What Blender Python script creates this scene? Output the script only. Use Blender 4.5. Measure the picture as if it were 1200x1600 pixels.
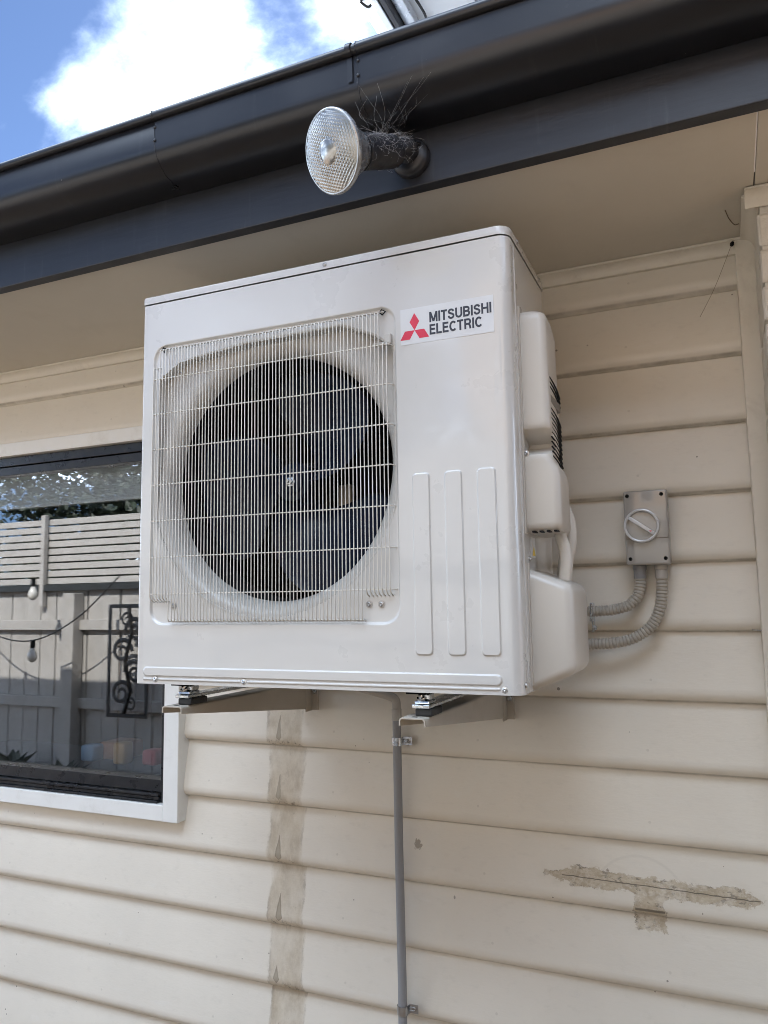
import bpy, bmesh, math, random
from mathutils import Vector, Matrix, Quaternion
R = math.radians
random.seed(11)
scene = bpy.context.scene
for o in list(bpy.data.objects):
    bpy.data.objects.remove(o)
COL = scene.collection

# ------------------------------------------------------------------ camera, sky, sun, exposure
cam_d = bpy.data.cameras.new('camera')
cam = bpy.data.objects.new('camera', cam_d)
COL.objects.link(cam)
scene.camera = cam
cam_d.sensor_fit = 'VERTICAL'
cam_d.sensor_height = 24.0
cam_d.lens = 1218.0 / 1600.0 * 24.0
cam_d.clip_start = 0.02
cam_d.clip_end = 2000
cr = Vector((0.9137, 0.4061, -0.0152)).normalized()
cf = Vector((-0.4019, 0.9085, 0.1148)).normalized()
cu = cr.cross(cf).normalized()
cf = cu.cross(cr).normalized()
cam.matrix_world = Matrix(((cr.x, cu.x, -cf.x, 1.3327), (cr.y, cu.y, -cf.y, -2.132), (cr.z, cu.z, -cf.z, 0.1856), (0, 0, 0, 1)))

SUN_EL, SUN_AZ = R(42), R(8)          # azimuth measured from +Y (behind the house) towards +X
world = bpy.data.worlds.new('World')
scene.world = world
world.use_nodes = True
wn, wl = world.node_tree.nodes, world.node_tree.links
wn.clear()
w_out = wn.new('ShaderNodeOutputWorld')
w_bg = wn.new('ShaderNodeBackground')
w_bg.inputs['Strength'].default_value = 0.05
sky = wn.new('ShaderNodeTexSky')
sky.sky_type = 'NISHITA'
sky.sun_disc = False
sky.sun_elevation = SUN_EL
sky.sun_rotation = SUN_AZ
sky.air_density = 0.55
sky.dust_density = 0.25
sky.ozone_density = 4.0
tc = wn.new('ShaderNodeTexCoord')
sep = wn.new('ShaderNodeSeparateXYZ')
wl.new(tc.outputs['Generated'], sep.inputs[0])


def wmath(op, a, b=None, clamp=False):
    n = wn.new('ShaderNodeMath')
    n.operation = op
    n.use_clamp = clamp
    for i, v in enumerate((a, b)):
        if v is None:
            continue
        if isinstance(v, (int, float)):
            n.inputs[i].default_value = v
        else:
            wl.new(v, n.inputs[i])
    return n.outputs[0]


zc = wmath('MAXIMUM', sep.outputs['Z'], 0.03)
zc = wmath('ADD', zc, 0.12)
cx_ = wmath('ADD', wmath('DIVIDE', sep.outputs['X'], zc), 0.07)
cy_ = wmath('DIVIDE', sep.outputs['Y'], zc)
comb = wn.new('ShaderNodeCombineXYZ')
wl.new(cx_, comb.inputs[0])
wl.new(cy_, comb.inputs[1])
comb.inputs[2].default_value = 4.11
cl = wn.new('ShaderNodeTexNoise')
cl.inputs['Scale'].default_value = 1.15
cl.inputs['Detail'].default_value = 9
cl.inputs['Roughness'].default_value = 0.56
cl.inputs['Distortion'].default_value = 0.25
wl.new(comb.outputs[0], cl.inputs['Vector'])
clr = wn.new('ShaderNodeMapRange')
clr.interpolation_type = 'SMOOTHSTEP'
clr.inputs['From Min'].default_value = 0.44
clr.inputs['From Max'].default_value = 0.75
wl.new(cl.outputs['Fac'], clr.inputs['Value'])
mixs = wn.new('ShaderNodeMix')
mixs.data_type = 'RGBA'
wl.new(clr.outputs['Result'], mixs.inputs['Factor'])
wl.new(sky.outputs['Color'], mixs.inputs['A'])
mixs.inputs['B'].default_value = (39.0, 46.0, 56.0, 1)
wl.new(mixs.outputs['Result'], w_bg.inputs['Color'])
wl.new(w_bg.outputs[0], w_out.inputs['Surface'])

sun_d = bpy.data.lights.new('sun', 'SUN')
sun = bpy.data.objects.new('sun', sun_d)
COL.objects.link(sun)
sun_d.energy = 2.3
sun_d.angle = R(0.6)
sun_d.color = (1.0, 0.955, 0.89)
sun_dir = Vector((math.sin(SUN_AZ) * math.cos(SUN_EL), math.cos(SUN_AZ) * math.cos(SUN_EL), math.sin(SUN_EL)))
sun.rotation_euler = sun_dir.to_track_quat('Z', 'Y').to_euler()
sun.location = sun_dir * 30

vs = scene.view_settings
vs.view_transform = 'Standard'
vs.look = 'None'
vs.exposure = 2.48
vs.gamma = 1.0
vs.use_curve_mapping = False
scene.render.engine = 'CYCLES'
scene.cycles.use_denoising = True
scene.cycles.filter_width = 0.95
scene.cycles.max_bounces = 7
scene.cycles.diffuse_bounces = 3
scene.cycles.glossy_bounces = 3
scene.cycles.transparent_max_bounces = 8
scene.cycles.transmission_bounces = 6
scene.cycles.use_adaptive_sampling = True
scene.cycles.adaptive_threshold = 0.02
scene.cycles.sample_clamp_indirect = 8.0
scene.cycles.caustics_reflective = False
scene.cycles.caustics_refractive = False


# ------------------------------------------------------------------ material helpers
class NT:
    def __init__(s, name):
        s.m = bpy.data.materials.new(name)
        s.m.use_nodes = True
        s.n, s.l = s.m.node_tree.nodes, s.m.node_tree.links
        s.n.clear()
        s.out = s.n.new('ShaderNodeOutputMaterial')
        s.p = s.n.new('ShaderNodeBsdfPrincipled')
        s.l.new(s.p.outputs[0], s.out.inputs[0])
        g = s.n.new('ShaderNodeNewGeometry')
        s.pos = g.outputs['Position']
        t = s.n.new('ShaderNodeTexCoord')
        s.objc = t.outputs['Object']
        oi = s.n.new('ShaderNodeObjectInfo')
        s.rnd = oi.outputs['Random']

    def put(s, inp, v):
        if isinstance(v, (int, float)):
            inp.default_value = v
        elif isinstance(v, (tuple, list)):
            inp.default_value = tuple(v) + ((1,) if len(v) == 3 and inp.type == 'RGBA' else ())
        else:
            s.l.new(v, inp)

    def math(s, op, a, b=0.0, c=None, clamp=False):
        n = s.n.new('ShaderNodeMath')
        n.operation = op
        n.use_clamp = clamp
        s.put(n.inputs[0], a)
        s.put(n.inputs[1], b)
        if c is not None:
            s.put(n.inputs[2], c)
        return n.outputs[0]

    def noise(s, vec, scale, detail=4, rough=0.55, dist=0.0, color=False):
        n = s.n.new('ShaderNodeTexNoise')
        s.put(n.inputs['Vector'], vec)
        s.put(n.inputs['Scale'], scale)
        s.put(n.inputs['Detail'], detail)
        s.put(n.inputs['Roughness'], rough)
        s.put(n.inputs['Distortion'], dist)
        return n.outputs['Color' if color else 'Fac']

    def scale(s, vec, sc):
        n = s.n.new('ShaderNodeVectorMath')
        n.operation = 'MULTIPLY'
        s.put(n.inputs[0], vec)
        n.inputs[1].default_value = sc
        return n.outputs[0]

    def vadd(s, a, b):
        n = s.n.new('ShaderNodeVectorMath')
        n.operation = 'ADD'
        s.put(n.inputs[0], a)
        s.put(n.inputs[1], b)
        return n.outputs[0]

    def vor(s, vec, scale, feature='F1', out='Distance', rnd=1.0):
        n = s.n.new('ShaderNodeTexVoronoi')
        n.feature = feature
        s.put(n.inputs['Vector'], vec)
        n.inputs['Scale'].default_value = scale
        n.inputs['Randomness'].default_value = rnd
        return n.outputs[out]

    def rng(s, v, a, b, c=0.0, d=1.0, smooth=True):
        n = s.n.new('ShaderNodeMapRange')
        n.interpolation_type = 'SMOOTHSTEP' if smooth else 'LINEAR'
        s.put(n.inputs['Value'], v)
        s.put(n.inputs['From Min'], a)
        s.put(n.inputs['From Max'], b)
        s.put(n.inputs['To Min'], c)
        s.put(n.inputs['To Max'], d)
        return n.outputs['Result']

    def mix(s, f, a, b, mode='MIX'):
        n = s.n.new('ShaderNodeMix')
        n.data_type = 'RGBA'
        n.blend_type = mode
        s.put(n.inputs['Factor'], f)
        s.put(n.inputs['A'], a)
        s.put(n.inputs['B'], b)
        return n.outputs['Result']

    def xyz(s, vec):
        n = s.n.new('ShaderNodeSeparateXYZ')
        s.put(n.inputs[0], vec)
        return n.outputs

    def bump(s, h, strength=0.2, dist=0.002):
        n = s.n.new('ShaderNodeBump')
        n.inputs['Strength'].default_value = strength
        n.inputs['Distance'].default_value = dist
        s.put(n.inputs['Height'], h)
        s.l.new(n.outputs[0], s.p.inputs['Normal'])
        return n

    def set(s, **k):
        for kk, v in k.items():
            s.put(s.p.inputs[kk.replace('_', ' ')], v)


MATS = {}


def simple(name, col, rough=0.5, metal=0.0, var=0.12, vscale=9.0, bump=0.0, bscale=60.0, bdist=0.002, coat=0.0, rvar=0.1, dirt=None, dirt_amt=0.3, dscale=6.0, spec=0.5):
    if name in MATS:
        return MATS[name]
    t = NT(name)
    n1 = t.noise(t.objc, vscale, 6, 0.6)
    f = t.rng(n1, 0.25, 0.75, 1 - var, 1 + var * 0.6, False)
    c = t.mix(1.0, col, f, 'MULTIPLY')
    if dirt:
        n2 = t.noise(t.objc, dscale, 8, 0.68, 0.4)
        c = t.mix(t.rng(n2, 0.5, 0.75, 0, dirt_amt), c, dirt)
    n3 = t.noise(t.objc, vscale * 2.3, 5, 0.6)
    t.set(Base_Color=c, Roughness=t.rng(n3, 0.3, 0.7, max(0.02, rough - rvar), min(1, rough + rvar), False), Metallic=metal, Coat_Weight=coat, Coat_Roughness=.07, Specular_IOR_Level=spec)
    if bump:
        t.bump(t.noise(t.objc, bscale, 5, 0.6), bump, bdist)
    MATS[name] = t.m
    return t.m


# ------------------------------------------------------------------ mesh helpers
def to_obj(name, bm, m, parent=None, smooth=None, loc=None):
    bmesh.ops.recalc_face_normals(bm, faces=bm.faces)
    me = bpy.data.meshes.new(name)
    bm.to_mesh(me)
    bm.free()
    if m is not None:
        me.materials.append(m)
    if smooth:
        for p in me.polygons:
            p.use_smooth = True
        me.set_sharp_from_angle(angle=R(smooth))
    return link(name, me, parent, loc)


def link(name, me, parent=None, loc=None):
    o = bpy.data.objects.new(name, me)
    COL.objects.link(o)
    if parent is not None:
        o.parent = parent
    if loc is not None:
        o.location = loc
    return o


def tag(o, label=None, cat=None, group=None, kind=None):
    if label:
        o['label'] = label
    if cat:
        o['category'] = cat
    if group:
        o['group'] = group
    if kind:
        o['kind'] = kind
    return o


def empty(name, loc, label, cat, group=None, rz=0.0):
    o = bpy.data.objects.new(name, None)
    COL.objects.link(o)
    o.empty_display_size = 0.05
    o.location = loc
    o.rotation_euler = (0, 0, rz)
    return tag(o, label, cat, group)


def NB():
    return bmesh.new()


def box(bm, x0, x1, y0, y1, z0, z1, bev=0.0, seg=2):
    t = bmesh.new()
    bmesh.ops.create_cube(t, size=1)
    for v in t.verts:
        v.co = Vector(((x0 + x1) / 2 + v.co.x * (x1 - x0), (y0 + y1) / 2 + v.co.y * (y1 - y0), (z0 + z1) / 2 + v.co.z * (z1 - z0)))
    if bev:
        bmesh.ops.bevel(t, geom=list(t.edges), offset=bev, segments=seg, profile=0.5, affect='EDGES')
    merge(bm, t)
    return bm


def merge(bm, t, M=None):
    vm = {}
    for v in t.verts:
        vm[v] = bm.verts.new(M @ v.co if M is not None else v.co)
    for f in t.faces:
        try:
            bm.faces.new([vm[v] for v in f.verts])
        except ValueError:
            pass
    t.free()
    return bm


def frame_for(d):
    d = d.normalized()
    a = Vector((0, 0, 1)) if abs(d.z) < 0.9 else Vector((1, 0, 0))
    x = d.cross(a).normalized()
    return x, x.cross(d).normalized()


def tube(bm, pts, r, seg=8, cap=True):
    pts = [Vector(p) for p in pts]
    n = len(pts)
    rs = r if isinstance(r, (list, tuple)) else [r] * n
    rings = []
    x = None
    for i, p in enumerate(pts):
        if i == 0:
            d = pts[1] - pts[0]
        elif i == n - 1:
            d = pts[-1] - pts[-2]
        else:
            d = (pts[i + 1] - p).normalized() + (p - pts[i - 1]).normalized()
        d.normalize()
        if x is None:
            x, y = frame_for(d)
        else:
            x = (x - d * x.dot(d)).normalized()
            y = d.cross(x)
        y = d.cross(x).normalized()
        rings.append([bm.verts.new(p + (x * math.cos(a) + y * math.sin(a)) * rs[i]) for a in [2 * math.pi * k / seg for k in range(seg)]])
    for i in range(n - 1):
        for k in range(seg):
            bm.faces.new((rings[i][k], rings[i][(k + 1) % seg], rings[i + 1][(k + 1) % seg], rings[i + 1][k]))
    if cap:
        bm.faces.new(rings[0][::-1])
        bm.faces.new(rings[-1])
    return bm


def lathe(bm, prof, M=None, seg=32, cap=True):
    """prof: list of (r, z) turned round z; M places it."""
    rings = []
    M = M or Matrix.Identity(4)
    for r, z in prof:
        if r < 1e-6:
            rings.append([bm.verts.new(M @ Vector((0, 0, z)))])
        else:
            rings.append([bm.verts.new(M @ Vector((r * math.cos(a), r * math.sin(a), z))) for a in [2 * math.pi * k / seg for k in range(seg)]])
    for a, b in zip(rings, rings[1:]):
        for k in range(seg):
            k2 = (k + 1) % seg
            if len(a) == 1 and len(b) == 1:
                continue
            if len(a) == 1:
                bm.faces.new((a[0], b[k], b[k2]))
            elif len(b) == 1:
                bm.faces.new((a[k], a[k2], b[0]))
            else:
                bm.faces.new((a[k], a[k2], b[k2], b[k]))
    if cap:
        for rr in (rings[0], rings[-1]):
            if len(rr) > 2:
                bm.faces.new(rr)
    return bm


def extrude_profile(bm, prof, x0, x1, closed=True, nseg=1):
    """prof: (y, z) outline swept along x."""
    cols = []
    for i in range(nseg + 1):
        x = x0 + (x1 - x0) * i / nseg
        cols.append([bm.verts.new((x, y, z)) for y, z in prof])
    n = len(prof)
    for a, b in zip(cols, cols[1:]):
        for k in range(n if closed else n - 1):
            k2 = (k + 1) % n
            bm.faces.new((a[k], a[k2], b[k2], b[k]))
    if closed:
        bm.faces.new(cols[0])
        bm.faces.new(cols[-1][::-1])
    return bm


def axis_mat(loc, d, up=Vector((0, 0, 1))):
    """matrix whose z axis points along d"""
    d = Vector(d).normalized()
    x = up.cross(d)
    if x.length < 1e-4:
        x = Vector((1, 0, 0))
    x.normalize()
    y = d.cross(x)
    return Matrix(((x.x, y.x, d.x, loc[0]), (x.y, y.y, d.y, loc[1]), (x.z, y.z, d.z, loc[2]), (0, 0, 0, 1)))


def smooth_path(pts, n=10):
    P = [Vector(p) for p in pts]
    P = [2 * P[0] - P[1]] + P + [2 * P[-1] - P[-2]]
    out = []
    for i in range(1, len(P) - 2):
        for k in range(n):
            t = k / n
            a, b, c, d = P[i - 1:i + 3]
            out.append(0.5 * ((2 * b) + (c - a) * t + (2 * a - 5 * b + 4 * c - d) * t * t + (3 * b - a - 3 * c + d) * t ** 3))
    out.append(P[-2])
    return out


def resample(pts, step):
    out = [pts[0].copy()]
    acc = 0.0
    for a, b in zip(pts, pts[1:]):
        L = (b - a).length
        while acc + L >= step:
            t = (step - acc) / L
            a = a + (b - a) * t
            out.append(a.copy())
            L = (b - a).length
            acc = 0.0
        acc += L
    return out


def sst(a, b, x):
    t = min(1, max(0, (x - a) / (b - a)))
    return t * t * (3 - 2 * t)


# ------------------------------------------------------------------ materials
GZ = -1.36          # ground level
FY = -2.70          # face of the fence across the side yard
EDGES = [.978, .803, .6275, .449, .274, .0995, -.0765, -.2545, -.433, -.605, -.784, -.962, -1.136, -1.31]
PITCH = .1767


def wall_paint():
    t = NT('cream_weatherboard_paint')
    base = (0.765, 0.715, 0.625)
    X, Y, Z = t.xyz(t.pos)
    big = t.noise(t.pos, 2.2, 5, 0.6)
    fine = t.noise(t.scale(t.pos, (1, 1, 2.0)), 26, 6, 0.65)
    c = t.mix(1.0, base, t.rng(big, .3, .7, .95, 1.04, False), 'MULTIPLY')
    c = t.mix(t.rng(fine, .52, .8, 0, .22), c, (.52, .48, .41))
    # chalky scuffs
    sc = t.noise(t.scale(t.pos, (1.0, 1.0, 3.0)), 7.0, 8, 0.72, 0.8)
    c = t.mix(t.rng(sc, .56, .72, 0, .22), c, (.82, .80, .76))
    # strip where an old downpipe stood: unpainted, dusty
    wob = t.math('MULTIPLY', t.math('SUBTRACT', t.noise(t.scale(t.pos, (1, 1, .45)), 16, 6, .75), .5), .05)
    xw = t.math('ADD', X, wob)
    strip = t.math('MULTIPLY', t.rng(xw, -.026, -.010), t.rng(xw, .088, .108, 1, 0))
    strip = t.math('MULTIPLY', strip, t.rng(Z, -.02, -.0, 1, 0))
    st_n = t.noise(t.scale(t.pos, (1, 1, .5)), 22, 7, .7)
    st_c = t.mix(t.rng(st_n, .35, .7), (.60, .525, .41), (.44, .365, .265))
    c = t.mix(t.math('MULTIPLY', strip, t.rng(t.noise(t.scale(t.pos, (1, 1, .6)), 11, 7, .75), .3, .72, 1.0, .40)), c, st_c)
    edge = t.math('MULTIPLY', t.rng(t.math('ABSOLUTE', t.math('SUBTRACT', xw, -.017)), 0, .007, 1, 0), t.rng(Z, -.02, 0, 1, 0))
    edge2 = t.math('MULTIPLY', t.rng(t.math('ABSOLUTE', t.math('SUBTRACT', xw, .1)), 0, .006, 1, 0), t.rng(Z, -.02, 0, 1, 0))
    c = t.mix(t.math('MULTIPLY', t.math('MAXIMUM', edge, edge2), t.rng(st_n, .42, .66, 0, .6)), c, (.30, .25, .19))
    # filler drips: one drop near the foot of every board of that strip
    v = t.math('FRACT', t.math('DIVIDE', t.math('ADD', Z, 1.136 + 10 * PITCH), PITCH))
    bi = t.math('FLOOR', t.math('DIVIDE', t.math('ADD', Z, 1.136 + 10 * PITCH), PITCH))
    rn1 = t.math('FRACT', t.math('MULTIPLY', t.math('SINE', t.math('MULTIPLY', bi, 12.9898)), 437.58))
    rn2 = t.math('FRACT', t.math('MULTIPLY', t.math('SINE', t.math('MULTIPLY', bi, 78.233)), 291.31))
    vlen = t.math('MULTIPLY_ADD', rn1, .22, .24)
    vj = t.math('ADD', v, t.math('MULTIPLY', t.math('SUBTRACT', t.noise(t.pos, 55, 3), .5), .05))
    wprof = t.math('MULTIPLY', t.rng(vj, .08, .15), t.rng(vj, .14, t.math('ADD', vlen, .10), 1, 0, False))
    wid = t.math('MULTIPLY_ADD', rn2, .006, .0065)
    dx = t.math('ABSOLUTE', t.math('SUBTRACT', t.math('ADD', X, t.math('MULTIPLY', t.math('SUBTRACT', t.noise(t.pos, 38, 4), .5), .007)), t.math('MULTIPLY_ADD', rn1, .012, .010)))
    dd = t.math('SUBTRACT', dx, t.math('MULTIPLY', wprof, wid))
    belowac = t.math('MULTIPLY', t.math('LESS_THAN', Z, -.08), t.math('GREATER_THAN', wprof, .02))
    drop = t.math('MULTIPLY', t.rng(dd, -.0005, .0015, 1, 0), belowac)
    core = t.math('MULTIPLY', t.rng(dd, -.0040, -.0022, 1, 0), belowac)
    c = t.mix(t.math('MULTIPLY', drop, t.math('MULTIPLY_ADD', rn2, .35, .40)), c, (.20, .165, .12))
    c = t.mix(t.math('MULTIPLY', core, .65), c, (.44, .385, .30))
    smud = t.math('MULTIPLY', strip, t.rng(t.noise(t.scale(t.pos, (1, 1, .35)), 48, 6, .75), .60, .72, 0, .6))
    c = t.mix(smud, c, (.25, .205, .15))
    foot = t.math('MULTIPLY', t.math('MULTIPLY', strip, t.rng(v, .02, .16, 1, 0)), t.rng(t.noise(t.pos, 60, 5, .7), .52, .64, 0, .8))
    c = t.mix(foot, c, (.13, .105, .08))
    # torn patch with a crack, lower right
    pn = t.noise(t.scale(t.pos, (1, 1, 1.6)), 30, 8, .72)
    pn2 = t.noise(t.pos, 9, 5, .6)
    pw = t.math('MULTIPLY', t.math('SUBTRACT', pn, .5), .05)
    zc_ = t.math('SUBTRACT', Z, t.math('ADD', -.5335, t.math('MULTIPLY', t.math('SUBTRACT', X, 1.09), -.012)))
    half = t.math('MULTIPLY', t.rng(X, .835, .93, .006, .022), t.rng(X, 1.30, 1.362, 1, .15))
    half = t.math('ADD', half, t.math('MULTIPLY', t.math('SUBTRACT', pn2, .5), .03))
    hor_sd = t.math('SUBTRACT', t.math('ABSOLUTE', zc_), half)
    hor_sd = t.math('MAXIMUM', hor_sd, t.math('SUBTRACT', t.math('ABSOLUTE', t.math('SUBTRACT', X, 1.097)), .262))
    ver_sd = t.math('MAXIMUM', t.math('SUBTRACT', t.math('ABSOLUTE', t.math('SUBTRACT', X, 1.0965)), .037), t.math('SUBTRACT', t.math('ABSOLUTE', t.math('ADD', Z, .588)), .055))
    sdp = t.math('MINIMUM', hor_sd, ver_sd)
    rag = t.math('ADD', t.math('MULTIPLY', t.math('SUBTRACT', pn, .5), .045), t.math('MULTIPLY', t.math('SUBTRACT', t.noise(t.pos, 110, 5, .7), .5), .016))
    sdp = t.math('ADD', sdp, rag)
    patch = t.rng(sdp, -.0025, .001, 1, 0)
    halo = t.math('MULTIPLY', t.rng(sdp, 0, .022, 1, 0), t.rng(pn2, .4, .7, 0, .35))
    c = t.mix(halo, c, (.60, .555, .46))
    pc = t.mix(t.rng(pn, .38, .62), (.56, .485, .365), (.43, .355, .255))
    flake = t.noise(t.scale(t.pos, (1, 1, 2.2)), 36, 7, .75)
    pc = t.mix(t.rng(flake, .56, .62, 0, .85), pc, (.22, .19, .15))
    pc = t.mix(t.rng(flake, .42, .36, 0, .7), pc, (.64, .60, .51))
    c = t.mix(t.math('MULTIPLY', patch, t.rng(t.noise(t.pos, 26, 7, .75), .36, .54, .35, 1.0)), c, pc)
    eg = t.math('MULTIPLY', t.rng(t.math('ABSOLUTE', t.math('ADD', sdp, .001)), 0, .0030, 1, 0), t.rng(t.noise(t.pos, 25, 4), .50, .64, 0, .8))
    c = t.mix(eg, c, (.17, .145, .11))
    crk = t.math('ADD', zc_, t.math('MULTIPLY', t.math('SUBTRACT', t.noise(t.pos, 40, 3), .5), .006))
    crack = t.math('MULTIPLY', t.math('LESS_THAN', t.math('ABSOLUTE', crk), .0012), t.math('MULTIPLY', t.math('GREATER_THAN', X, .88), t.math('LESS_THAN', X, 1.35)))
    c = t.mix(t.math('MULTIPLY', crack, .8), c, (.09, .075, .055))
    vt = t.math('MULTIPLY', t.math('MULTIPLY', t.math('GREATER_THAN', X, 1.062), t.math('LESS_THAN', X, 1.133)), t.rng(t.math('ABSOLUTE', t.math('ADD', Z, .590)), .002, .005, .75, 0))
    c = t.mix(vt, c, (.10, .085, .065))
    # small torn spot by the pipe
    sx = t.math('SUBTRACT', X, .473)
    sz = t.math('ADD', Z, .499)
    sd = t.math('SQRT', t.math('ADD', t.math('MULTIPLY', sx, sx), t.math('MULTIPLY', t.math('MULTIPLY', sz, sz), .5)))
    spot = t.rng(t.math('ADD', sd, t.math('MULTIPLY', t.math('SUBTRACT', t.noise(t.pos, 90, 5, .7), .5), .03)), .009, .012, 1, 0)
    c = t.mix(t.math('MULTIPLY', spot, .75), c, (.27, .225, .165))
    # faint pencil arc above the patch
    ax = t.math('SUBTRACT', X, 1.075)
    az = t.math('ADD', Z, .585)
    ar = t.math('SQRT', t.math('ADD', t.math('MULTIPLY', ax, ax), t.math('MULTIPLY', az, az)))
    arc = t.math('MULTIPLY', t.rng(t.math('ABSOLUTE', t.math('SUBTRACT', ar, .118)), .001, .005, 1, 0), t.math('GREATER_THAN', Z, -.51))
    c = t.mix(t.math('MULTIPLY', arc, .12), c, (.35, .32, .27))
    # stopped nail heads just above each lap
    nx_ = t.math('SUBTRACT', t.math('FRACT', t.math('ADD', t.math('DIVIDE', X, .45), t.math('MULTIPLY', t.math('SINE', t.math('MULTIPLY', t.math('FLOOR', t.math('DIVIDE', t.math('ADD', Z, 5.0), PITCH)), 7.3)), .04))), .5)
    nr = t.math('SQRT', t.math('ADD', t.math('POWER', t.math('MULTIPLY', nx_, .45), 2.0), t.math('POWER', t.math('MULTIPLY', t.math('SUBTRACT', v, .30), PITCH), 2.0)))
    c = t.mix(t.rng(nr, .0028, .0040, .28, 0), c, (.42, .38, .31))
    # specks, insect dirt
    dot = t.vor(t.pos, 17)
    dsel = t.noise(t.pos, 6, 3)
    c = t.mix(t.math('MULTIPLY', t.math('LESS_THAN', dot, t.rng(dsel, .42, .70, 0, .075, False)), .75), c, (.13, .11, .09))
    dot2 = t.vor(t.scale(t.pos, (1, 1, .55)), 6.3)
    c = t.mix(t.math('MULTIPLY', t.math('LESS_THAN', dot2, t.rng(dsel, .42, .62, 0, .04, False)), .65), c, (.17, .15, .12))
    # lap shade painted as a thin dark line, with some dust caught there
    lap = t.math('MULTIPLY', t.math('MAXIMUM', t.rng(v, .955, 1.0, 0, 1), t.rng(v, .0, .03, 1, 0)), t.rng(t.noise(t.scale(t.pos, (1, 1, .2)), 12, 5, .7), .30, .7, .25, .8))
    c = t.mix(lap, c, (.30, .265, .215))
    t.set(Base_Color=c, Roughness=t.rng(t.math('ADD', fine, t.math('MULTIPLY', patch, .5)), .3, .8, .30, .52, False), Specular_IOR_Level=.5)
    h = t.math('ADD', t.math('MULTIPLY', t.noise(t.scale(t.pos, (.35, 1, 1.6)), 130, 4, .6), .35), t.math('MULTIPLY', t.noise(t.pos, 14, 4, .6), .8))
    h = t.math('SUBTRACT', h, t.math('MULTIPLY', patch, .8))
    h = t.math('ADD', h, t.math('MULTIPLY', t.math('MULTIPLY', patch, pn), .9))
    h = t.math('SUBTRACT', h, t.math('MULTIPLY', crack, .7))
    t.bump(h, .32, .0022)
    return t.m


M_wall = wall_paint()
M_cream = simple('cream_trim_paint', (.755, .705, .61), .42, var=.05, vscale=3, bump=.12, bscale=35, dirt=(.40, .35, .27), dirt_amt=.35, dscale=9)
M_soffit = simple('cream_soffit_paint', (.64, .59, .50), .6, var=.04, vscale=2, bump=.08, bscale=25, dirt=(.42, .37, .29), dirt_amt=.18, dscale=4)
M_white = simple('white_casing_paint', (.83, .835, .81), .38, var=.03, vscale=4, bump=.1, bscale=30, dirt=(.5, .47, .4), dirt_amt=.22, dscale=12)
M_ac = simple('ivory_enamel', (.565, .555, .530), .30, var=.015, vscale=3, coat=.75, rvar=.05, dirt=(.56, .53, .47), dirt_amt=.10, dscale=5)
M_acpl = simple('ivory_plastic', (.55, .515, .46), .34, var=.02, vscale=4, rvar=.05, bump=.05, bscale=400, bdist=.0006, dirt=(.5, .45, .36), dirt_amt=.1)
M_shroud = simple('grey_white_shroud_plastic', (.50, .487, .455), .30, var=.03, rvar=.05, dirt=(.33, .28, .22), dirt_amt=.35, dscale=7)
M_wire = simple('coated_wire', (.66, .635, .575), .35, var=.04, dirt=(.4, .35, .27), dirt_amt=.25, dscale=25)
M_blackpl = simple('black_plastic', (.005, .005, .006), .6, var=.2, spec=.2)
M_fan = simple('navy_fan_plastic', (.0055, .0085, .019), .28, var=.15, dirt=(.010, .010, .010), dirt_amt=.2, dscale=10, spec=.14)
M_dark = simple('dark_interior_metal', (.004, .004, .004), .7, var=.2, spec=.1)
M_zinc = simple('zinc_plated_steel', (.62, .66, .70), .24, metal=1.0, var=.2, vscale=40, rvar=.12, bump=.1, bscale=90)
M_galv = simple('dull_galvanised_steel', (.45, .46, .47), .42, metal=1.0, var=.25, vscale=30, rvar=.12)
M_screw = simple('screw_steel', (.42, .41, .40), .35, metal=.9, var=.2)
M_bracket = simple('bracket_powder_coat', (.47, .425, .355), .5, var=.06, bump=.15, bscale=200, dirt=(.3, .26, .2), dirt_amt=.3, dscale=14)
M_rubber = simple('black_rubber', (.015, .015, .015), .7)
M_conduit = simple('grey_pvc', (.27, .275, .285), .42, var=.05, dirt=(.38, .36, .32), dirt_amt=.3, dscale=12)
M_conduitl = simple('light_grey_pvc', (.47, .45, .42), .42, var=.05)
M_corr = simple('beige_grey_flexible_conduit', (.43, .395, .34), .4, var=.08)
M_switch = simple('grey_switch_plastic', (.36, .345, .32), .16, var=.03, rvar=.05, coat=.5, bump=.05, bscale=14, bdist=.003)
M_switchl = simple('light_grey_switch_plastic', (.66, .67, .68), .14, var=.03, rvar=.04, coat=.6)
M_red = simple('red_print', (.62, .035, .075), .4, var=.02)
M_ink = simple('dark_blue_grey_print', (.028, .034, .050), .45, var=.05)
M_badge = simple('pale_grey_label_film', (.63, .64, .645), .30, var=.01, rvar=.02)
M_hose = simple('white_insulation_hose', (.68, .65, .59), .55, var=.06, bump=.3, bscale=120)
M_yellow = simple('yellow_sticker', (.75, .55, .06), .4)
M_alu = simple('mill_aluminium', (.62, .63, .65), .32, metal=1.0, var=.15, vscale=12)
M_backsheet = simple('white_backsheet', (.80, .80, .80), .4, var=.03)
M_label = simple('grey_printed_sticker', (.33, .33, .34), .5, var=.5, vscale=60)
M_frame = simple('black_window_aluminium', (.018, .019, .022), .3, var=.1, rvar=.06, dirt=(.15, .14, .12), dirt_amt=.2, dscale=16)
M_blind = simple('white_blind_slat', (.84, .86, .87), .45, var=.05)
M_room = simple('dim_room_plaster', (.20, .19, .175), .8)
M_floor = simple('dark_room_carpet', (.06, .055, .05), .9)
M_fence = simple('weathered_cream_fence_timber', (.47, .44, .40), .75, var=.18, vscale=5, bump=.4, bscale=40, dirt=(.25, .22, .18), dirt_amt=.4, dscale=3)
M_slat = simple('pale_screen_timber', (.52, .485, .44), .7, var=.15, vscale=5, bump=.3, bscale=40)
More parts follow.
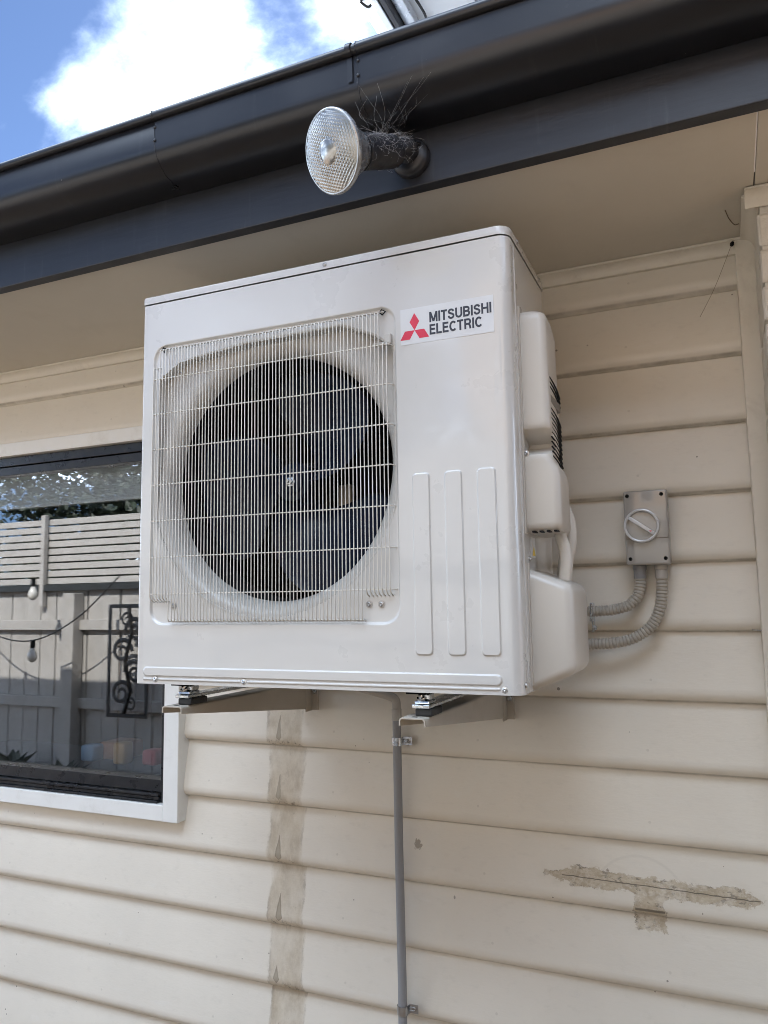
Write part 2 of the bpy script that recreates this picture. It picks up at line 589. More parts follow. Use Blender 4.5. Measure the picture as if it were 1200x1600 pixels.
M_beam = simple('dark_stained_timber', (.03, .032, .03), .5, var=.2)
M_screen = simple('black_screen_steel', (.010, .010, .011), .4)
M_mulch = simple('dark_bark_mulch', (.045, .035, .028), .95, var=.6, vscale=40, bump=1.0, bscale=50, bdist=.02)
M_bark = simple('tree_bark', (.10, .08, .06), .9, var=.3, vscale=10, bump=.8, bscale=20, bdist=.01)
M_bulb = simple('clear_festoon_bulb', (.75, .72, .65), .08, var=.02, coat=1.0)
M_web = simple('dusty_cobweb', (.58, .58, .58), .9)
M_roof = simple('pale_roof_steel', (.55, .56, .56), .4, var=.1)
M_cable = simple('black_cable', (.012, .012, .012), .5)


def gutter_paint():
    t = NT('charcoal_gutter_paint')
    n1 = t.noise(t.pos, 5, 6, .6)
    c = t.mix(1.0, (.0085, .0092, .0125), t.rng(n1, .3, .7, .85, 1.2, False), 'MULTIPLY')
    run = t.noise(t.scale(t.pos, (9, 1, .7)), 3.0, 7, .7)
    c = t.mix(t.rng(run, .58, .78, 0, .22), c, (.08, .078, .078))
    dst = t.noise(t.pos, 60, 6, .75)
    c = t.mix(t.rng(dst, .62, .8, 0, .25), c, (.11, .105, .10))
    dots = t.vor(t.pos, 30)
    c = t.mix(t.math('MULTIPLY', t.math('LESS_THAN', dots, t.rng(t.noise(t.pos, 5, 2), .5, .8, 0, .09, False)), .5), c, (.3, .28, .25))
    t.set(Base_Color=c, Roughness=t.rng(n1, .3, .7, .27, .38, False), Specular_IOR_Level=.5)
    t.bump(t.math('ADD', t.noise(t.scale(t.pos, (.3, 1, 1)), 9, 3), t.math('MULTIPLY', t.noise(t.pos, 90, 4), .1)), .12, .004)
    return t.m


M_gutter = gutter_paint()


def fascia_paint():
    t = NT('charcoal_fascia_paint')
    n1 = t.noise(t.scale(t.pos, (.4, 1, 3)), 12, 6, .65)
    c = t.mix(1.0, (.015, .017, .0225), t.rng(n1, .3, .7, .8, 1.25, False), 'MULTIPLY')
    run = t.noise(t.scale(t.pos, (6, 1, .5)), 3.2, 7, .7)
    c = t.mix(t.rng(run, .56, .8, 0, .3), c, (.14, .145, .15))
    t.set(Base_Color=c, Roughness=.38, Specular_IOR_Level=.5)
    t.bump(t.noise(t.scale(t.pos, (.2, 1, 1.5)), 60, 5, .6), .25, .0015)
    return t.m


M_fascia = fascia_paint()


def glass_mat():
    t = NT('window_glass')
    t.n.remove(t.p)
    tr = t.n.new('ShaderNodeBsdfTransparent')
    tr.inputs[0].default_value = (.88, .90, .91, 1)
    gl = t.n.new('ShaderNodeBsdfGlossy')
    gl.inputs['Roughness'].default_value = 0.0
    gl.inputs['Color'].default_value = (.95, .97, 1, 1)
    lw = t.n.new('ShaderNodeLayerWeight')
    lw.inputs['Blend'].default_value = .5
    f5 = t.math('POWER', lw.outputs['Facing'], 5.0)
    fac = t.math('MULTIPLY_ADD', f5, .85, .15)
    mx = t.n.new('ShaderNodeMixShader')
    t.l.new(fac, mx.inputs[0])
    t.l.new(tr.outputs[0], mx.inputs[1])
    t.l.new(gl.outputs[0], mx.inputs[2])
    t.l.new(mx.outputs[0], t.out.inputs[0])
    return t.m


M_glass = glass_mat()


def leaf_mat(name, a, b):
    t = NT(name)
    oi = t.noise(t.pos, 2.5, 3)
    t.set(Base_Color=t.mix(t.rng(oi, .3, .7), a, b), Roughness=.5)
    t.p.inputs['Transmission Weight'].default_value = 0.0
    return t.m


M_leaf = leaf_mat('dark_leaf', (.014, .022, .010), (.028, .040, .017))


def ground_mat():
    t = NT('brown_clay_paving')
    n = t.noise(t.pos, 1.3, 8, .65)
    n2 = t.noise(t.pos, 30, 6, .7)
    c = t.mix(t.rng(n, .35, .7), (.27, .185, .115), (.19, .125, .078))
    c = t.mix(t.rng(n2, .5, .8, 0, .4), c, (.14, .105, .08))
    t.set(Base_Color=c, Roughness=.85)
    t.bump(n2, .4, .004)
    return t.m


M_ground = ground_mat()

# ------------------------------------------------------------------ setting: ground and room
b = NB()
S = 220.0
vv = [b.verts.new(p) for p in ((-S, -S, GZ), (S, -S, GZ), (S, S, GZ), (-S, S, GZ))]
b.faces.new(vv)
tag(to_obj('ground', b, M_ground), kind='structure')

WX0, WX1 = -1.90, -.40           # window opening
WZ0, WZ1 = -.460, .762

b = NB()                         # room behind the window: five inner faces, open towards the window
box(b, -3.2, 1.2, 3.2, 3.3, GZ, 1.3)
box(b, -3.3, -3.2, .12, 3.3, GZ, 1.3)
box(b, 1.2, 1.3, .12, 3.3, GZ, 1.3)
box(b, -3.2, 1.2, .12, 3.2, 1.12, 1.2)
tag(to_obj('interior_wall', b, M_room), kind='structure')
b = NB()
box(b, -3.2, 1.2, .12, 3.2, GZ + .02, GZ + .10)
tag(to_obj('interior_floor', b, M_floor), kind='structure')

# ------------------------------------------------------------------ weatherboard wall
wall = empty('weatherboard_wall', (0, 0, GZ), 'cream painted weatherboard wall with a bare drip-marked strip and torn paint patch', 'wall')


def wpart(name, bm, m, **k):
    for v in bm.verts:
        v.co.z -= GZ
    return to_obj(name, bm, m, wall, **k)


b = NB()
box(b, -3.4, WX0 - .02, .050, .115, GZ + .01, 1.3)
box(b, WX1 + .02, 1.46, .050, .115, GZ + .01, 1.3)
box(b, WX0 - .02, WX1 + .02, .050, .115, GZ + .01, WZ0 - .02)
box(b, WX0 - .02, WX1 + .02, .050, .115, WZ1 + .02, 1.3)
wpart('wall_framing', b, M_room)

prof = [(.048, PITCH + .022), (.0290, PITCH + .020), (.0275, PITCH), (.0004, .036)]
for k in range(1, 8):
    a = k / 7 * math.pi / 2
    prof.append((.025 - .025 * math.cos(a), .029 - .029 * math.sin(a)))
prof += [(.032, .0), (.048, .003)]
b = NB()
extrude_profile(b, prof, 0, 1, True, 1)
bmesh.ops.recalc_face_normals(b, faces=b.faces)
board_me = bpy.data.meshes.new('weatherboard')
b.to_mesh(board_me)
b.free()
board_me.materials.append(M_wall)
for p in board_me.polygons:
    p.use_smooth = True
board_me.set_sharp_from_angle(angle=R(28))
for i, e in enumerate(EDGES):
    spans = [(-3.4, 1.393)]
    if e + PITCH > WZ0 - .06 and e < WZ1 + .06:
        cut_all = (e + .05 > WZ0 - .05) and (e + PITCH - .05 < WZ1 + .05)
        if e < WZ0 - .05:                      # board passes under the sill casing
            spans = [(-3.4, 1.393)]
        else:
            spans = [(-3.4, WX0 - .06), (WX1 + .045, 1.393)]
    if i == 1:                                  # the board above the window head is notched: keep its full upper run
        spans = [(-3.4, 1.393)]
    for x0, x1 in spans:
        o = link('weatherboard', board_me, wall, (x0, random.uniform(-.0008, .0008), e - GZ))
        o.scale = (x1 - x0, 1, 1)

# scotia under the soffit and corner stop
b = NB()
pr = [(.02, 1.0965), (-.030, 1.0965), (-.030, 1.090)]
for k in range(1, 7):
    a = k / 7 * math.pi / 2
    pr.append((-.030 + .026 * math.sin(a), 1.090 - .022 * (1 - math.cos(a))))
pr += [(-.004, 1.064), (.02, 1.064)]
extrude_profile(b, pr, -3.4, 1.4175)
wpart('soffit_moulding', b, M_cream, smooth=35)
b = NB()
box(b, 1.392, 1.4385, -.026, .03, GZ + .02, 1.0955, .003)
wpart('corner_stop', b, M_cream)

# ------------------------------------------------------------------ eave: soffit, fascia, gutter, roof
eave = empty('eave', (0, -.3, 1.097), 'cream soffit and charcoal fascia board of the house eave', 'eave')


def epart(name, bm, m, **k):
    for v in bm.verts:
        v.co -= Vector((0, -.3, 1.097))
    return to_obj(name, bm, m, eave, **k)


SOJ = 1.432
b = NB()
box(b, -5.0, SOJ - .0015, -.612, .05, 1.0975, 1.108, .0008, 1)
epart('soffit_sheet', b, M_soffit)
b = NB()
box(b, SOJ + .0015, 3.2, -.612, .05, 1.0975, 1.108, .0008, 1)
epart('soffit_sheet', b, M_soffit)
b = NB()
box(b, -5.0, 3.2, -.646, -.613, 1.076, 1.345, .0022, 2)
epart('fascia_board', b, M_fascia)


def gut_profile(off=0.0):
    o = []
    o.append((-.648, 1.330))
    o.append((-.648, 1.2015 - off))
    o.append((-.676, 1.2005 - off))
    cy, cz, ry, rz = -.690, 1.262, .080 + off, .0605 + off
    for k in range(0, 13):
        a = k / 12 * math.pi / 2
        o.append((cy - ry * math.sin(a) ** 1.0, cz - rz * math.cos(a)))
    o.append((-.771 - off, 1.320))
    bc, br = (-.772, 1.331), .0105 + off
    for k in range(0, 14):
        a = R(-70) - k / 13 * R(290)
        o.append((bc[0] + br * math.cos(a) * 1.0 - .002, bc[1] + br * math.sin(a)))
    return o


def gutter_sheet(bm, x0, x1, off=0.0, n=1):
    extrude_profile(bm, gut_profile(off), x0, x1, False, n)


gut = empty('gutter', (0, -.70, 1.20), 'charcoal quad gutter with rolled lip and lapped joints along the eave', 'gutter')


def gpart(name, bm, m, **k):
    for v in bm.verts:
        v.co -= Vector((0, -.70, 1.20))
    return to_obj(name, bm, m, gut, **k)


J1, J2 = .168, .700
for x0, x1, off in ((-5.0, J1, 0.0), (J1 - .012, J2, .0016), (J2 - .012, 3.2, .0032)):
    b = NB()
    gutter_sheet(b, x0, x1, off)
    gpart('gutter_length', b, M_gutter, smooth=40)
for jx, off in ((J1, .002), (J2, .0036)):                # sealant bead and rivets at the laps
    b = NB()
    pf = gut_profile(off)
    pts = [Vector((jx - .0125 + random.uniform(-.0012, .0012), y, z)) for y, z in pf[2:-3]]
    tube(b, pts, .0010, 6)
    gpart('sealant_bead', b, M_gutter, smooth=60)
    for zz in (1.305, 1.272):
        b = NB()
        lathe(b, [(.0045, 0), (.004, .0015), (.0015, .0025), (0, .0026)], axis_mat((jx + .008 - .02, -.7705 - off, zz), (0, -1, 0)), 12)
        gpart('rivet', b, M_gutter, smooth=50)
b = NB()                                                  # strap clips over the lip by the second joint
for jx in (J2 - .030,):
    pf = gut_profile(.0052)
    pts = pf[15:-2]
    c1 = [b.verts.new((jx - .006, y, z)) for y, z in pts]
    c2 = [b.verts.new((jx + .006, y, z)) for y, z in pts]
    for k in range(len(pts) - 1):
        b.faces.new((c1[k], c1[k + 1], c2[k + 1], c2[k]))
gpart('lip_clip', b, M_gutter, smooth=40)

b = NB()
RP = math.tan(R(14))
v8 = []
pts = [(-.68, 1.318), (4.2, 1.318 + 4.88 * RP), (9.0, 1.318 + 4.88 * RP - 4.8 * RP)]
n_rib = 0
extrude_profile(b, [(y, z) for y, z in pts] + [(y, z - .05) for y, z in reversed(pts)], -5.0, 3.2)
x = -5.0
while x < 3.2:
    for (ya, za), (yb, zb) in zip(pts, pts[1:]):
        tube(b, [(x, ya, za + .004), (x, yb, zb + .004)], .016, 6)
    x += .19
tag(to_obj('roof', b, M_roof), 'pale ribbed metal roof of the house above the gutter', 'roof')

# ------------------------------------------------------------------ brick pillar on the right
pil = empty('brick_pillar', (1.67, -.13, GZ), 'cream painted brick pillar at the right end of the wall', 'pillar')
bt = NB()
box(bt, -.115, .115, -.055, .055, -.038, .038, .006, 2)
for v in bt.verts:
    v.co += Vector((random.uniform(-1, 1), random.uniform(-1, 1), random.uniform(-1, 1))) * .0012
brick_me = bpy.data.meshes.new('brick')
bt.to_mesh(brick_me)
bt.free()
M_brick = simple('thick_cream_brick_paint', (.74, .70, .62), .6, var=.06, vscale=12, bump=.6, bscale=45, bdist=.004, dirt=(.45, .4, .32), dirt_amt=.3, dscale=10)
brick_me.materials.append(M_brick)
for kz in range(28):
    z = GZ + .045 + kz * .086
    for row in range(2):
        lay = ((-.12, 1), (.12, 1)) if (kz + row) % 2 else ((-.18, .478), (0, 1), (.18, .478))
        for bx_, sx_ in lay:
            o = link('brick', brick_me, pil, (bx_ + random.uniform(-.001, .001), (-.5 + row) * .12 - .01 + random.uniform(-.0015, .0015), z - GZ))
            o.scale = (sx_, 1, 1)
b = NB()
box(b, -.228, .228, -.118, .10, 0, 2.45)
to_obj('mortar', b, M_brick, pil)
b = NB()                                                   # moulding round the pillar head
pr = [(-.125, 2.455), (-.160, 2.455), (-.160, 2.449)]
for k in range(1, 7):
    a = k / 7 * math.pi / 2
    pr.append((-.160 + .030 * math.sin(a), 2.449 - .026 * (1 - math.cos(a))))
pr += [(-.128, 2.42), (-.125, 2.42)]
extrude_profile(b, pr, -.258, .3)
to_obj('head_moulding', b, M_cream, pil, smooth=35)
b = NB()
t = NB()
extrude_profile(t, [(y + .128 - .232, z) for y, z in pr], -.155, .125)
merge(b, t, Matrix.Rotation(R(-90), 4, 'Z'))
to_obj('head_moulding', b, M_cream, pil, smooth=35)

# ------------------------------------------------------------------ window
win = empty('window', (-1.15, 0, WZ0), 'black aluminium window in white timber casing, glass reflecting the fence', 'window')


def winp(name, bm, m, **k):
    for v in bm.verts:
        v.co -= Vector((-1.15, 0, WZ0))
    return to_obj(name, bm, m, win, **k)


CY0, CY1 = -.030, .044
for args in ((WX1, WX1 + .060, -.511, .812), (WX0 - .060, WX0, -.511, .812)):
    b = NB()
    box(b, args[0], args[1], CY0, CY1, args[2], args[3], .0022, 2)
    winp('casing', b, M_white)
for z0, z1 in ((WZ0 - .051, WZ0), (WZ1, WZ1 + .050)):
    b = NB()
    box(b, WX0, WX1 - .0006, CY0 + .0012, CY1, z0, z1, .0022, 2)
    winp('casing', b, M_white)
b = NB()
box(b, WX0 + .001, WX1 - .001, -.006, .05, WZ1 - .034, WZ1 - .001, .001, 1)
winp('frame_head', b, M_frame)
b = NB()
box(b, WX0 + .001, WX1 - .031, .004, .05, WZ1 - .068, WZ1 - .0365, .001, 1)
winp('sash_rail', b, M_frame)
for x0, x1 in ((WX1 - .030, WX1 - .001), (WX0 + .001, WX0 + .030)):
    b = NB()
    box(b, x0, x1, -.004, .05, WZ0 + .001, WZ1 - .0345, .001, 1)
    winp('frame_jamb', b, M_frame)
for z0, z1, y0 in ((.001, .008, -.020), (.009, .020, -.010), (.022, .030, -.016), (.032, .070, .004)):
    b = NB()
    box(b, WX0 + .031, WX1 - .0315, y0, .05, WZ0 + z0, WZ0 + z1, .001, 1)
    winp('sill_track' if z1 < .04 else 'sash_rail', b, M_frame)
b = NB()
box(b, WX0 + .03, WX1 - .03, .030, .036, WZ0 + .068, WZ1 - .066)
winp('pane', b, M_glass)

blind = empty('venetian_blind', (-1.15, .075, .570), 'raised white venetian blind stacked behind the top of the window', 'blind')
sl = NB()
extrude_profile(sl, [(-.0125, -.0016), (0, .0012), (.0125, -.0016), (.0125, -.0022), (0, .0006), (-.0125, -.0022)], -.70, .70)
slat_me = bpy.data.meshes.new('slat')
sl.to_mesh(slat_me)
sl.free()
slat_me.materials.append(M_blind)
for k in range(20):
    o = link('slat', slat_me, blind, (random.uniform(-.003, .003), random.uniform(-.001, .001), .018 + k * .0056 + random.uniform(-.0008, .0008)))
    o.rotation_euler = (R(random.uniform(48, 60)), R(random.uniform(-.12, .12)), 0)
b = NB()
box(b, -.70, .70, -.013, .013, 0, .012, .002)
to_obj('bottom_rail', b, M_blind, blind)
b = NB()
box(b, -.71, .71, -.02, .02, .133, .17, .002)
to_obj('head_rail', b, M_blind, blind)
for lx in (-.45, .17):
    b = NB()
    tube(b, [(lx + random.uniform(-.012, .012), -.018 + random.uniform(-.002, .002), .01 + k * .012) for k in range(11)], .0011, 5)
    to_obj('ladder_cord', b, M_blind, blind)
# bench and toys behind the glass
bench = empty('window_bench', (-1.2, .42, GZ + .10), 'dark timber bench inside the room below the window', 'bench')
b = NB()
box(b, -.65, .75, -.22, .22, .78, .82, .004, 1)
to_obj('bench_top', b, M_floor, bench)
for sx_ in (-.6, .7):
    b = NB()
    box(b, sx_ - .03, sx_ + .03, -.20, .20, 0, .779, .003, 1)
    to_obj('leg', b, M_floor, bench)
BT = GZ + .10 + .821
for nm, lb, ct, cx, cy, w_, h_, col in (('toy_block', 'pale blue toy block on the bench behind the window glass', 'toy', -1.10, .38, .07, .065, (.16, .26, .38)),
                                        ('toy_block', 'orange toy block on the bench behind the window glass', 'toy', -.93, .37, .06, .085, (.40, .22, .06)),
                                        ('toy_block', 'brown toy block on the bench behind the window glass', 'toy', -1.03, .47, .13, .07, (.30, .13, .05)),
                                        ('toy_block', 'dark red toy block on the bench behind the window glass', 'toy', -.80, .40, .07, .06, (.35, .05, .06))):
    b = NB()
    box(b, cx - w_ / 2, cx + w_ / 2, cy - w_ / 2, cy + w_ / 2, BT + .0005, BT + h_, .012, 3)
    tag(to_obj(nm, b, simple('toy_' + ct + str(col), col, .4), smooth=40), lb, ct, 'toys on the bench')

# ------------------------------------------------------------------ air conditioner
AW, AH, AD = .950, .968, .352
LIDZ = .9475
ac = empty('air_conditioner', (0, -.62, 0), 'large ivory air conditioner outdoor unit with wire fan guard on wall brackets', 'air conditioner', rz=.0132)
FC = (.366, .484)                 # fan centre


def rr_sdf(u, w, u0, u1, w0, w1, r):
    qx = abs(u - (u0 + u1) / 2) - (u1 - u0) / 2 + r
    qy = abs(w - (w0 + w1) / 2) - (w1 - w0) / 2 + r
    return math.hypot(max(qx, 0), max(qy, 0)) + min(max(qx, qy), 0) - r


TOPLINE = [(.030, .700), (.052, .752), (.115, .787), (.300, .806), (.560, .810), (.640, .775), (.700, .730)]


def top_w(u):
    for (a, wa), (c_, wc) in zip(TOPLINE, TOPLINE[1:]):
        if a <= u <= c_:
            return wa + (wc - wa) * (u - a) / (c_ - a)
    return .70


def open_r(th):
    """distance from the fan centre to the rim of the opening in the front panel, along angle th"""
    c_, s_ = math.cos(th), math.sin(th)
    lim = .3185 / abs(c_) if abs(c_) > 1e-6 else 9
    if s_ <= 0:
        return min(.330, lim)
    r = .30
    while r < .48:
        u, w = FC[0] + r * c_, FC[1] + r * s_
        if w > top_w(u) or r > lim:
            break
        r += .0006
    k = sst(0, .12, s_)
    return min(r, lim) * k + min(.330, lim) * (1 - k)


NTH = 180
RIM = [open_r(2 * math.pi * k / NTH) for k in range(NTH)]


def rim_at(u, w):
    th = math.atan2(w - FC[1], u - FC[0]) % (2 * math.pi)
    f = th / (2 * math.pi) * NTH
    i = int(f) % NTH
    t_ = f - int(f)
    return RIM[i] * (1 - t_) + RIM[(i + 1) % NTH] * t_


def face_h(u, w):
    d = 0.0
    s = rr_sdf(u, w, .0385, .692, .141, .832, .036)
    d += .0065 * sst(.0030, -.0030, s)
    for u0, u1 in ((.7275, .7645), (.7990, .8355), (.8695, .9075)):
        s = rr_sdf(u, w, u0, u1, .0765, .4545, .008)
        d -= .0030 * sst(.0016, -.0016, s)
    s = rr_sdf(u, w, .022, .9075, .0185, .0385, .0098)
    d -= .0030 * sst(.0015, -.0015, s)
    for u0, u1 in ((.022, .049), (.068, .298), (.317, .903)):
        s = rr_sdf(u, w, u0, u1, .0085, .0130, .002)
        d -= .0020 * sst(.0010, -.0010, s)
    # sheet metal is never dead flat
    d += .0009 * math.sin(u * 7.1 + 1.3) * math.sin(w * 6.3 + .4) + .0004 * math.sin(u * 19 + w * 13)
    return d


path = []                          # (u, d, keep relief?)
path.append((0.0, .030, 0))
for k in range(6):
    a = k / 5 * math.pi / 2
    path.append((.007 - .007 * math.cos(a), .007 - .007 * math.sin(a), 0))
nu = 372
RC = .026
def refine(lo, hi, n, edges, half=.0040, step=.0007):
    vals = [lo + (hi - lo) * k / n for k in range(n + 1)]
    out_ = [v for v in vals if all(abs(v - e_) > half for e_ in edges)]
    for e_ in edges:
        q_ = -half
        while q_ <= half + 1e-9:
            if lo < e_ + q_ < hi:
                out_.append(e_ + q_)
            q_ += step
    out_ = sorted(set(round(v, 6) for v in out_))
    res = [out_[0]]
    for v in out_[1:]:
        if v - res[-1] > .0004:
            res.append(v)
    return res


UE = [.0385, .692, .7275, .7645, .7990, .8355, .8695, .9075, .022]
WE = [.141, .832, .0765, .4545, .0185, .0385, .0085, .0130]
for u_ in refine(.0095, AW - RC - .002, 330, UE):
    path.append((u_, 0, 1))
for k in range(13):
    a = k / 12 * math.pi / 2
    path.append((AW - RC + RC * math.sin(a), RC - RC * math.cos(a), 0))
path.append((AW, .032, 0))
path.append((AW - .004, .0325, 0))
nw = 384
ws = refine(-.0005, LIDZ - .002, 340, WE, .0028)
nw = len(ws) - 1
b = NB()
grid = []
for w in ws:
    row = []
    for u, d, f in path:
        if f:
            fe = sst(.007, .02, u) * sst(AW - RC, AW - RC - .015, u)
            d = face_h(u, w) * (fe if not (.022 <= u <= .91) else 1)
        row.append(b.verts.new((u, d, w)))
    grid.append(row)
for i in range(nw):
    for j in range(len(path) - 1):
        q = (grid[i][j], grid[i][j + 1], grid[i + 1][j + 1], grid[i + 1][j])
        cu_, cw_ = sum(v.co.x for v in q) / 4, sum(v.co.z for v in q) / 4
        rad = math.hypot(cu_ - FC[0], cw_ - FC[1])
        if rad < .45 and rad < rim_at(cu_, cw_) - .0005:
            continue
        b.faces.new(q)
low = [b.verts.new((v.co.x if v.co.x > .001 else .004, v.co.y + .012, -.0008)) for v in grid[0]]
for j in range(len(path) - 1):
    b.faces.new((grid[0][j + 1], grid[0][j], low[j], low[j + 1]))
for v in [v for v in b.verts if not v.link_faces]:
    b.verts.remove(v)
to_obj('front_panel', b, M_ac, ac, smooth=50)

# rolled rim of the opening
b = NB()
rp = [(.0045, .0060), (.0005, .0062), (-.0016, .0085), (-.0016, .040)]
rows = []
for k in range(NTH):
    th = 2 * math.pi * k / NTH
    rows.append([b.verts.new((FC[0] + (RIM[k] + o) * math.cos(th), d, FC[1] + (RIM[k] + o) * math.sin(th))) for o, d in rp])
for k in range(NTH):
    a_, c_ = rows[k], rows[(k + 1) % NTH]
    for j in range(len(rp) - 1):
        b.faces.new((a_[j], a_[j + 1], c_[j + 1], c_[j]))
to_obj('opening_rim', b, M_shroud, ac, smooth=50)

# bell-mouth shroud
b = NB()
HR = .293
rows = []
for k in range(NTH):
    th = 2 * math.pi * k / NTH
    up = sst(-.25, .45, math.sin(th))
    dp = .0095 + (.034 - .0095) * up
    rim = RIM[k] + .004
    rows_k = []
    N = 22
    for j in range(N + 1):
        r = rim + (HR - rim) * j / N
        tt = min(1, max(0, (r - HR) / .036))
        d = dp + (.074 - dp) * (1 - math.sqrt(max(0, 1 - (1 - tt) ** 2)))
        rows_k.append((r, d))
    rows.append([b.verts.new((FC[0] + r * math.cos(th), d, FC[1] + r * math.sin(th))) for r, d in rows_k])
for k in range(NTH):
    a_, c_ = rows[k], rows[(k + 1) % NTH]
    for j in range(len(a_) - 1):
        b.faces.new((a_[j], a_[j + 1], c_[j + 1], c_[j]))
to_obj('fan_shroud', b, M_shroud, ac, smooth=50)
b = NB()
lathe(b, [(HR, .0735), (HR - .001, .0770), (HR - .004, .085), (HR - .004, .17)], Matrix.Translation((FC[0], 0, FC[1])) @ Matrix.Rotation(R(-90), 4, 'X'), 120, cap=False)
to_obj('fan_duct', b, M_blackpl, ac, smooth=50)

# inner dark chamber, coil and motor post
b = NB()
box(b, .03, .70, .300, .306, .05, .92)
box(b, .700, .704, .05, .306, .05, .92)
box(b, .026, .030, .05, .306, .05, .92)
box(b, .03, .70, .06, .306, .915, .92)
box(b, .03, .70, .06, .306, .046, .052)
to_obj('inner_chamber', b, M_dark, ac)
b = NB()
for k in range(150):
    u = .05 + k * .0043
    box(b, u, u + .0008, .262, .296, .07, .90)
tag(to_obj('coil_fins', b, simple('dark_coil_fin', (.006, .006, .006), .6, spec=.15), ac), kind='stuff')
b = NB()
box(b, .395, .418, .215, .235, .06, .90, .002, 1)
box(b, .300, .322, .215, .235, .06, .90, .002, 1)
to_obj('motor_bracket', b, simple('bracket_dark_steel', (.012, .012, .012), .5, spec=.2), ac)
b = NB()
for k in range(52):
    z = .16 + k * .012
    box(b, .2950, .2985, .2125, .2150, z, z + .006 + .002 * (k % 3))
to_obj('perforated_strip', b, simple('strip_grey_steel', (.10, .10, .10), .5), ac)
b = NB()
lathe(b, [(.0, -.04), (.055, -.04), (.058, -.03), (.058, .04), (.02, .045), (0, .045)], axis_mat((.366, .235, .484), (0, 1, 0)), 32)
to_obj('fan_motor', b, M_blackpl, ac, smooth=40)
b = NB()
box(b, .432, .470, .235, .262, .420, .485, .006, 2)
box(b, .452, .462, .245, .262, .25, .421, .002, 1)
to_obj('valve_bracket', b, simple('pale_component', (.34, .30, .24), .5, var=.5, vscale=40), ac)
b = NB()
box(b, .352, .378, .245, .255, .27, .40, .003, 2)
to_obj('pale_duct_strip', b, simple('pale_strip', (.30, .29, .27), .5), ac)

fan = bpy.data.objects.new('fan', None)
COL.objects.link(fan)
fan.parent = ac
fan.location = (FC[0] + .004, .140, FC[1] - .004)
for a0 in (118, 238, 358):
    b = NB()
    NA, NR = 26, 14
    g1, g2 = [], []
    for i in range(NA + 1):
        t_ = i / NA
        r1, r2 = [], []
        for j in range(NR + 1):
            s_ = j / NR
            r = .048 + (.280 - .048) * s_
            # outline: swept leading edge, rounded trailing tip
            span = R(48 + 44 * math.sin(math.pi * min(1, s_ * .75 + .1)))
            ang = R(a0) + R(38) * s_ ** 1.4 + span * t_
            rr = r * (1 - .06 * (2 * t_ - 1) ** 4 * s_)
            d = -.035 + .085 * t_ * (1 - .35 * s_) + .010 * math.sin(t_ * math.pi)
            r1.append(b.verts.new((rr * math.cos(ang), d, rr * math.sin(ang))))
            r2.append(b.verts.new((rr * math.cos(ang), d + .0035, rr * math.sin(ang))))
        g1.append(r1)
        g2.append(r2)
    for i in range(NA):
        for j in range(NR):
            b.faces.new((g1[i][j], g1[i + 1][j], g1[i + 1][j + 1], g1[i][j + 1]))
            b.faces.new((g2[i][j], g2[i][j + 1], g2[i + 1][j + 1], g2[i + 1][j]))
    for i in range(NA):
        b.faces.new((g1[i][NR], g1[i + 1][NR], g2[i + 1][NR], g2[i][NR]))
        b.faces.new((g1[i][0], g2[i][0], g2[i + 1][0], g1[i + 1][0]))
    for j in range(NR):
        b.faces.new((g1[0][j], g1[0][j + 1], g2[0][j + 1], g2[0][j]))
        b.faces.new((g1[NA][j], g2[NA][j], g2[NA][j + 1], g1[NA][j + 1]))
    to_obj('blade', b, M_fan, fan, smooth=40)
b = NB()
lathe(b, [(0, -.036), (.026, -.036), (.030, -.034), (.032, -.028), (.046, -.026), (.050, -.020), (.051, .05), (0, .05)], axis_mat((0, 0, 0), (0, 1, 0)), 40)
to_obj('hub', b, M_fan, fan, smooth=40)
b = NB()
lathe(b, [(0, -.052), (.004, -.052), (.005, -.050), (.0055, -.045), (.0085, -.0445), (.0095, -.043), (.0095, -.037), (.013, -.0368), (.013, -.0355), (0, -.0355)], axis_mat((0, 0, 0), (0, 1, 0)), 6)
to_obj('nut', b, M_zinc, fan)

# wire guard
gr = bpy.data.objects.new('fan_guard', None)
COL.objects.link(gr)
gr.parent = ac
gr.location = (0, 0, 0)
WR = .00130
GD = -.0125


def vwire_mesh(w0, w1, hook):
    bm = NB()
    pts = [(0, .0055, w0 - .012 if hook else w0 - .002), (0, -.004, w0 - (.008 if hook else .003)), (0, GD + .002, w0 - .001), (0, GD, w0 + .004)]
    pts += [(0, GD, w0 + (w1 - w0) * k / 6) for k in range(1, 6)]
    pts += [(0, GD, w1 - .005), (0, GD + .0025, w1 - .0006), (0, -.002, w1 + .002), (0, .0055, w1 + .0026)]
    tube(bm, pts, WR, 6)
    bmesh.ops.recalc_face_normals(bm, faces=bm.faces)
    me = bpy.data.meshes.new('wire')
    bm.to_mesh(me)
    bm.free()
    me.materials.append(M_wire)
    for p in me.polygons:
        p.use_smooth = True
    return me


